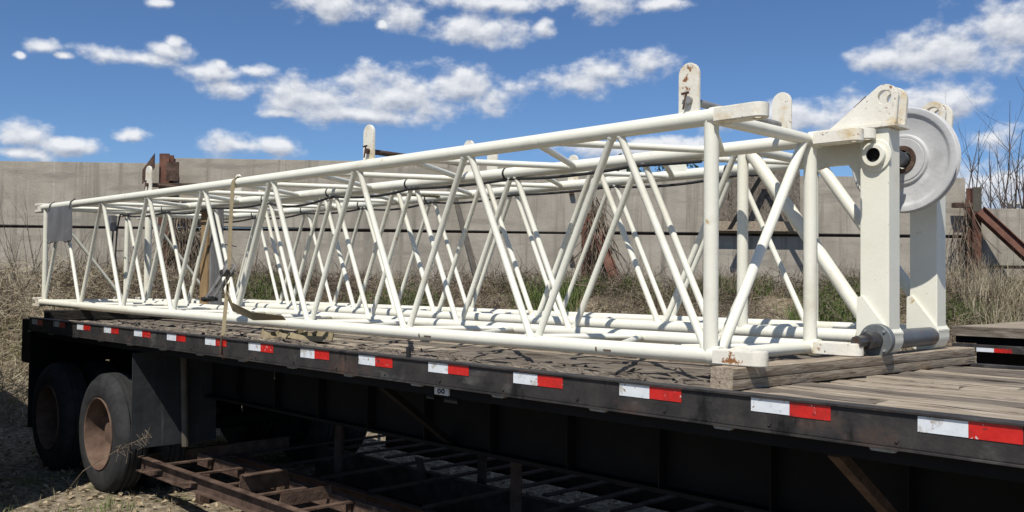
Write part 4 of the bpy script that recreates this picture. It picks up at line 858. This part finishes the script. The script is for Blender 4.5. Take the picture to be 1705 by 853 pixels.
# gravel heaps under the trailer
def gravel():
    n = 2600; x = rng.uniform(-6, 1.0, n); y = rng.uniform(3.2, 5.0, n); z = hxy(x, y) + 0.01; p = np.stack([x, y, z], -1); s_ = rng.uniform(0.008, 0.024, n)
    vs = np.concatenate([p[:, None, :] + s_[:, None, None] * np.array([[1, 0, 0], [-0.6, 0.8, 0], [-0.5, -0.9, 0], [0, 0, 0.9]])[None]]).reshape(-1, 3); q = np.arange(n)[:, None] * 4
    tag(np_mesh('gravel', vs, np.concatenate([q + [0, 1, 3], q + [1, 2, 3], q + [2, 0, 3]]), MT['ground']), 'loose gravel on the ground beyond the trailer', 'gravel', kind='stuff')
gravel()
def branchy(bm, p, d, L_, rad, depth, rs, spread=0.5, upw=0.25, nsub=3, seg=5):
    pts = [Vector(p)]; rads = [rad]; n = 5; dd = Vector(d).normalized()
    for i in range(n):
        dd = (dd + V(rs.gauss(0, 0.12), rs.gauss(0, 0.12), rs.gauss(0, 0.08) + upw * 0.15)).normalized()
        pts.append(pts[-1] + dd * L_ / n); rads.append(rad * (1 - 0.8 * (i + 1) / n))
    add_path(bm, pts, rads, seg)
    if depth > 0:
        for k in range(nsub):
            i = rs.randint(1, n - 1); sd_ = (dd + V(rs.gauss(0, spread), rs.gauss(0, spread), rs.gauss(0, spread * 0.5) + upw)).normalized()
            branchy(bm, pts[i], sd_, L_ * rs.uniform(0.35, 0.6), rads[i] * 0.7, depth - 1, rs, spread, upw, nsub, seg)
def bare_tree(r, s, H, stems, label, seed, rad=0.025, lean=0.12, group='bare saplings beyond the wall'):
    rs = random.Random(seed); z = float(hgt(r, s)); t = thing('bare_tree', W(r, s, z), label, 'tree', group)
    for k in range(stems):
        bm = bmesh.new(); p = W(r + rs.gauss(0, 0.12), s + rs.gauss(0, 0.1), z - 0.05)
        pts = [p]; dd = (V(0, 0, 1) + RH * rs.gauss(0, lean) + FH * rs.gauss(0, lean)).normalized(); n = 8; hh = H * rs.uniform(0.75, 1.05); rads = [rad]
        for i in range(n):
            dd = (dd + V(rs.gauss(0, 0.05), rs.gauss(0, 0.05), 0.06)).normalized(); pts.append(pts[-1] + dd * hh / n); rads.append(rad * (1 - 0.88 * (i + 1) / n))
        add_path(bm, pts, rads, 6); fin('trunk', bm, MT['bark'], t, True)
        bm = bmesh.new()
        for j in range(9):
            i = rs.randint(2, n - 1); bd = (V(0, 0, 0.9) + RH * rs.gauss(0, 0.55) + FH * rs.gauss(0, 0.55)).normalized()
            branchy(bm, pts[i], bd, hh * rs.uniform(0.15, 0.34), rads[i] * 0.6, 1, rs, 0.45, 0.3, 2)
        fin('crown', bm, MT['bark'], t, True)
bare_tree(9.45, 19.0, 3.9, 3, 'thin bare sapling rising over the low wall just right of the sheave', 11, 0.032)
bare_tree(10.0, 19.3, 4.1, 3, 'second thin bare sapling to the right of the rusty post', 12, 0.032)
bare_tree(10.55, 19.2, 4.0, 4, 'dense bare multi-stemmed sapling over the low wall', 13, 0.034, 0.16)
bare_tree(11.0, 18.6, 5.2, 4, 'tallest bare tree at the right edge of the picture', 14, 0.042, 0.13)
bare_tree(11.2, 20.0, 3.4, 4, 'low bushy bare sapling behind the others at the right edge', 15, 0.030, 0.2)
bare_tree(10.3, 18.4, 3.7, 5, 'thicket of thin bare whips between the other saplings over the low wall', 16, 0.026, 0.2)
# weed stalks standing against the wall
def stalks(r, s, H, n, label, seed, m='bark', spread=0.35, rad=0.007, depth=1):
    rs = random.Random(seed); z = float(hgt(r, s)); t = thing('dead_shrub', W(r, s, z), label, 'shrub', 'dead shrubs along the wall')
    bm = bmesh.new()
    for k in range(n):
        d = (V(0, 0, 1) + RH * rs.gauss(0, spread) + FH * rs.gauss(0, spread * 0.6)).normalized()
        branchy(bm, W(r + rs.gauss(0, 0.15), s + rs.gauss(0, 0.1), z - 0.03), d, H * rs.uniform(0.6, 1.1), rad, depth, rs, 0.35, 0.4, 3, 4)
    fin('stems', bm, MT[m], t)
stalks(-8.9, 15.3, 1.3, 9, 'dead shrub at the far left edge of the picture against the wall', 21)
stalks(-8.0, 15.2, 1.75, 9, 'tallest dead shrub left of the trailer end, thin stalks up the wall', 22)
stalks(-7.2, 15.2, 1.0, 8, 'low dead shrub seen through the rear end of the near boom', 23)
stalks(-4.4, 15.2, 1.1, 9, 'dead shrub against the wall just right of the wooden post', 24)
stalks(-3.5, 15.2, 1.0, 9, 'dead shrub against the wall between the strap and the second bay', 25)
stalks(-0.2, 15.4, 0.8, 6, 'small dead shrub against the wall near the middle of the booms', 26)
stalks(3.7, 15.3, 1.0, 6, 'dead shrub under the board hoarding, left side', 27)
stalks(4.7, 15.3, 0.9, 6, 'dead shrub under the board hoarding, right side', 28)
stalks(7.45, 15.2, 1.3, 10, 'dead shrub beside the right rusty post behind the sheave', 29)
stalks(8.9, 15.4, 0.9, 6, 'dead shrub under the right diagonal brace', 30)
stalks(-6.25, 15.0, 0.9, 8, 'dead shrub at the foot of the left rusty post', 31)
def hanging_vine(r, s, ztop, w, hgt_, n, label, seed, m='brush'):
    rs = random.Random(seed); t = thing('dry_vine', W(r, s, ztop - hgt_), label, 'vine', None); bm = bmesh.new()
    for k in range(n):
        p = W(r + rs.gauss(0, w * 0.5), s + rs.gauss(0, 0.06), ztop - rs.random() * hgt_ * 0.7); pts = [p]; d = V(0, 0, -1) + RH * rs.gauss(0.25, 0.5) + FH * rs.gauss(0, 0.3)
        for i in range(4):
            d = d.normalized() + V(rs.gauss(0, .25), rs.gauss(0, .25), -0.25); pts.append(pts[-1] + d.normalized() * hgt_ * 0.13)
        add_path(bm, pts, 0.006, 3, False)
    fin('stems', bm, MT[m], t)
hanging_vine(-5.55, 15.6, 1.75, 0.35, 1.5, 260, 'dark dry vine mass drooping over the wall at the left rusty post', 41)
hanging_vine(1.4, 15.62, 1.9, 0.16, 1.3, 150, 'dry vine climbing the red rusty post', 42)
hanging_vine(7.62, 15.6, 1.9, 0.14, 1.4, 60, 'thin vine hanging on the wall beside the right rusty post', 43, 'brush')
# dry weed stalk lying across the near wheel
wd = thing('dry_weed', (-6.9, -0.12, G0), 'single dry weed stalk leaning across the near wheel and mudflap', 'weed')
bm = bmesh.new(); pts = [V(-7.0, -0.16, -1.36), V(-6.72, -0.14, -1.16), V(-6.42, -0.10, -1.02), V(-6.18, -0.02, -0.90), V(-5.98, 0.02, -0.82), V(-5.86, 0.03, -0.79)]
add_path(bm, pts, [0.004, 0.004, 0.0035, 0.003, 0.0025, 0.002], 5)
rs = random.Random(5)
for k in range(26):
    q = rs.uniform(0.45, 1.0) * 4.99; i = int(q); p = pts[i].lerp(pts[i + 1], q - i); add_path(bm, [p, p + V(rs.gauss(0.03, 0.03), rs.gauss(0, 0.02), rs.gauss(0.0, 0.03)), p + V(rs.gauss(0.06, 0.03), rs.gauss(0, 0.02), rs.gauss(0.0, 0.04))], [0.0022, 0.002, 0.0015], 4)
fin('stem', bm, MT['brush'], wd)
# far trees and a white slatted railing beyond the wall
def leafy_tree(r, s, H, wd_, label, seed):
    rs = random.Random(seed); t = thing('evergreen_tree', W(r, s, 0.2), label, 'tree', 'dark trees far beyond the wall')
    tube('trunk', W(r, s, 0), W(r, s, H * 0.8), 0.18, MT['bark'], t, 8)
    n = 2600; c = np.array([rs.gauss(0, 1) for _ in range(n * 3)]).reshape(n, 3); c /= np.linalg.norm(c, axis=1)[:, None]
    rad = rng.uniform(0.3, 1.0, n) ** 0.5 * (1 + 0.25 * np.sin(c[:, 0] * 5 + seed) * np.sin(c[:, 2] * 6)); p = c * rad[:, None] * [wd_, wd_, H * 0.4] + np.array(W(r, s, H * 0.62))
    e1 = rng.normal(0, 0.16, (n, 3)); e2 = rng.normal(0, 0.16, (n, 3)); v = np.stack([p, p + e1, p + e2], 1).reshape(-1, 3)
    np_mesh('crown', v, np.arange(n * 3).reshape(-1, 3), MT['leafdark'], t)
leafy_tree(7.3, 60, 8.3, 1.5, 'dark distant tree whose top shows between the boom chords, left one', 51)
leafy_tree(10.6, 60, 8.3, 1.6, 'dark distant tree whose top shows between the boom chords, right one', 52)
rl = thing('slatted_railing', W(13.6, 24, 0.2), 'white slatted railing beyond the wall at the right edge', 'railing')
for zz in (2.22, 2.62): obox('rail', W(14.2, 24, zz), RH * 1.5, FH * 0.03, V(0, 0, 0.03), MT['sidewhite'], rl)
for i in range(16): obox('slat', W(12.8 + i * 0.19, 24.05, 1.5), RH * 0.055, FH * 0.012, V(0, 0, 1.1), MT['sidewhite'], rl)
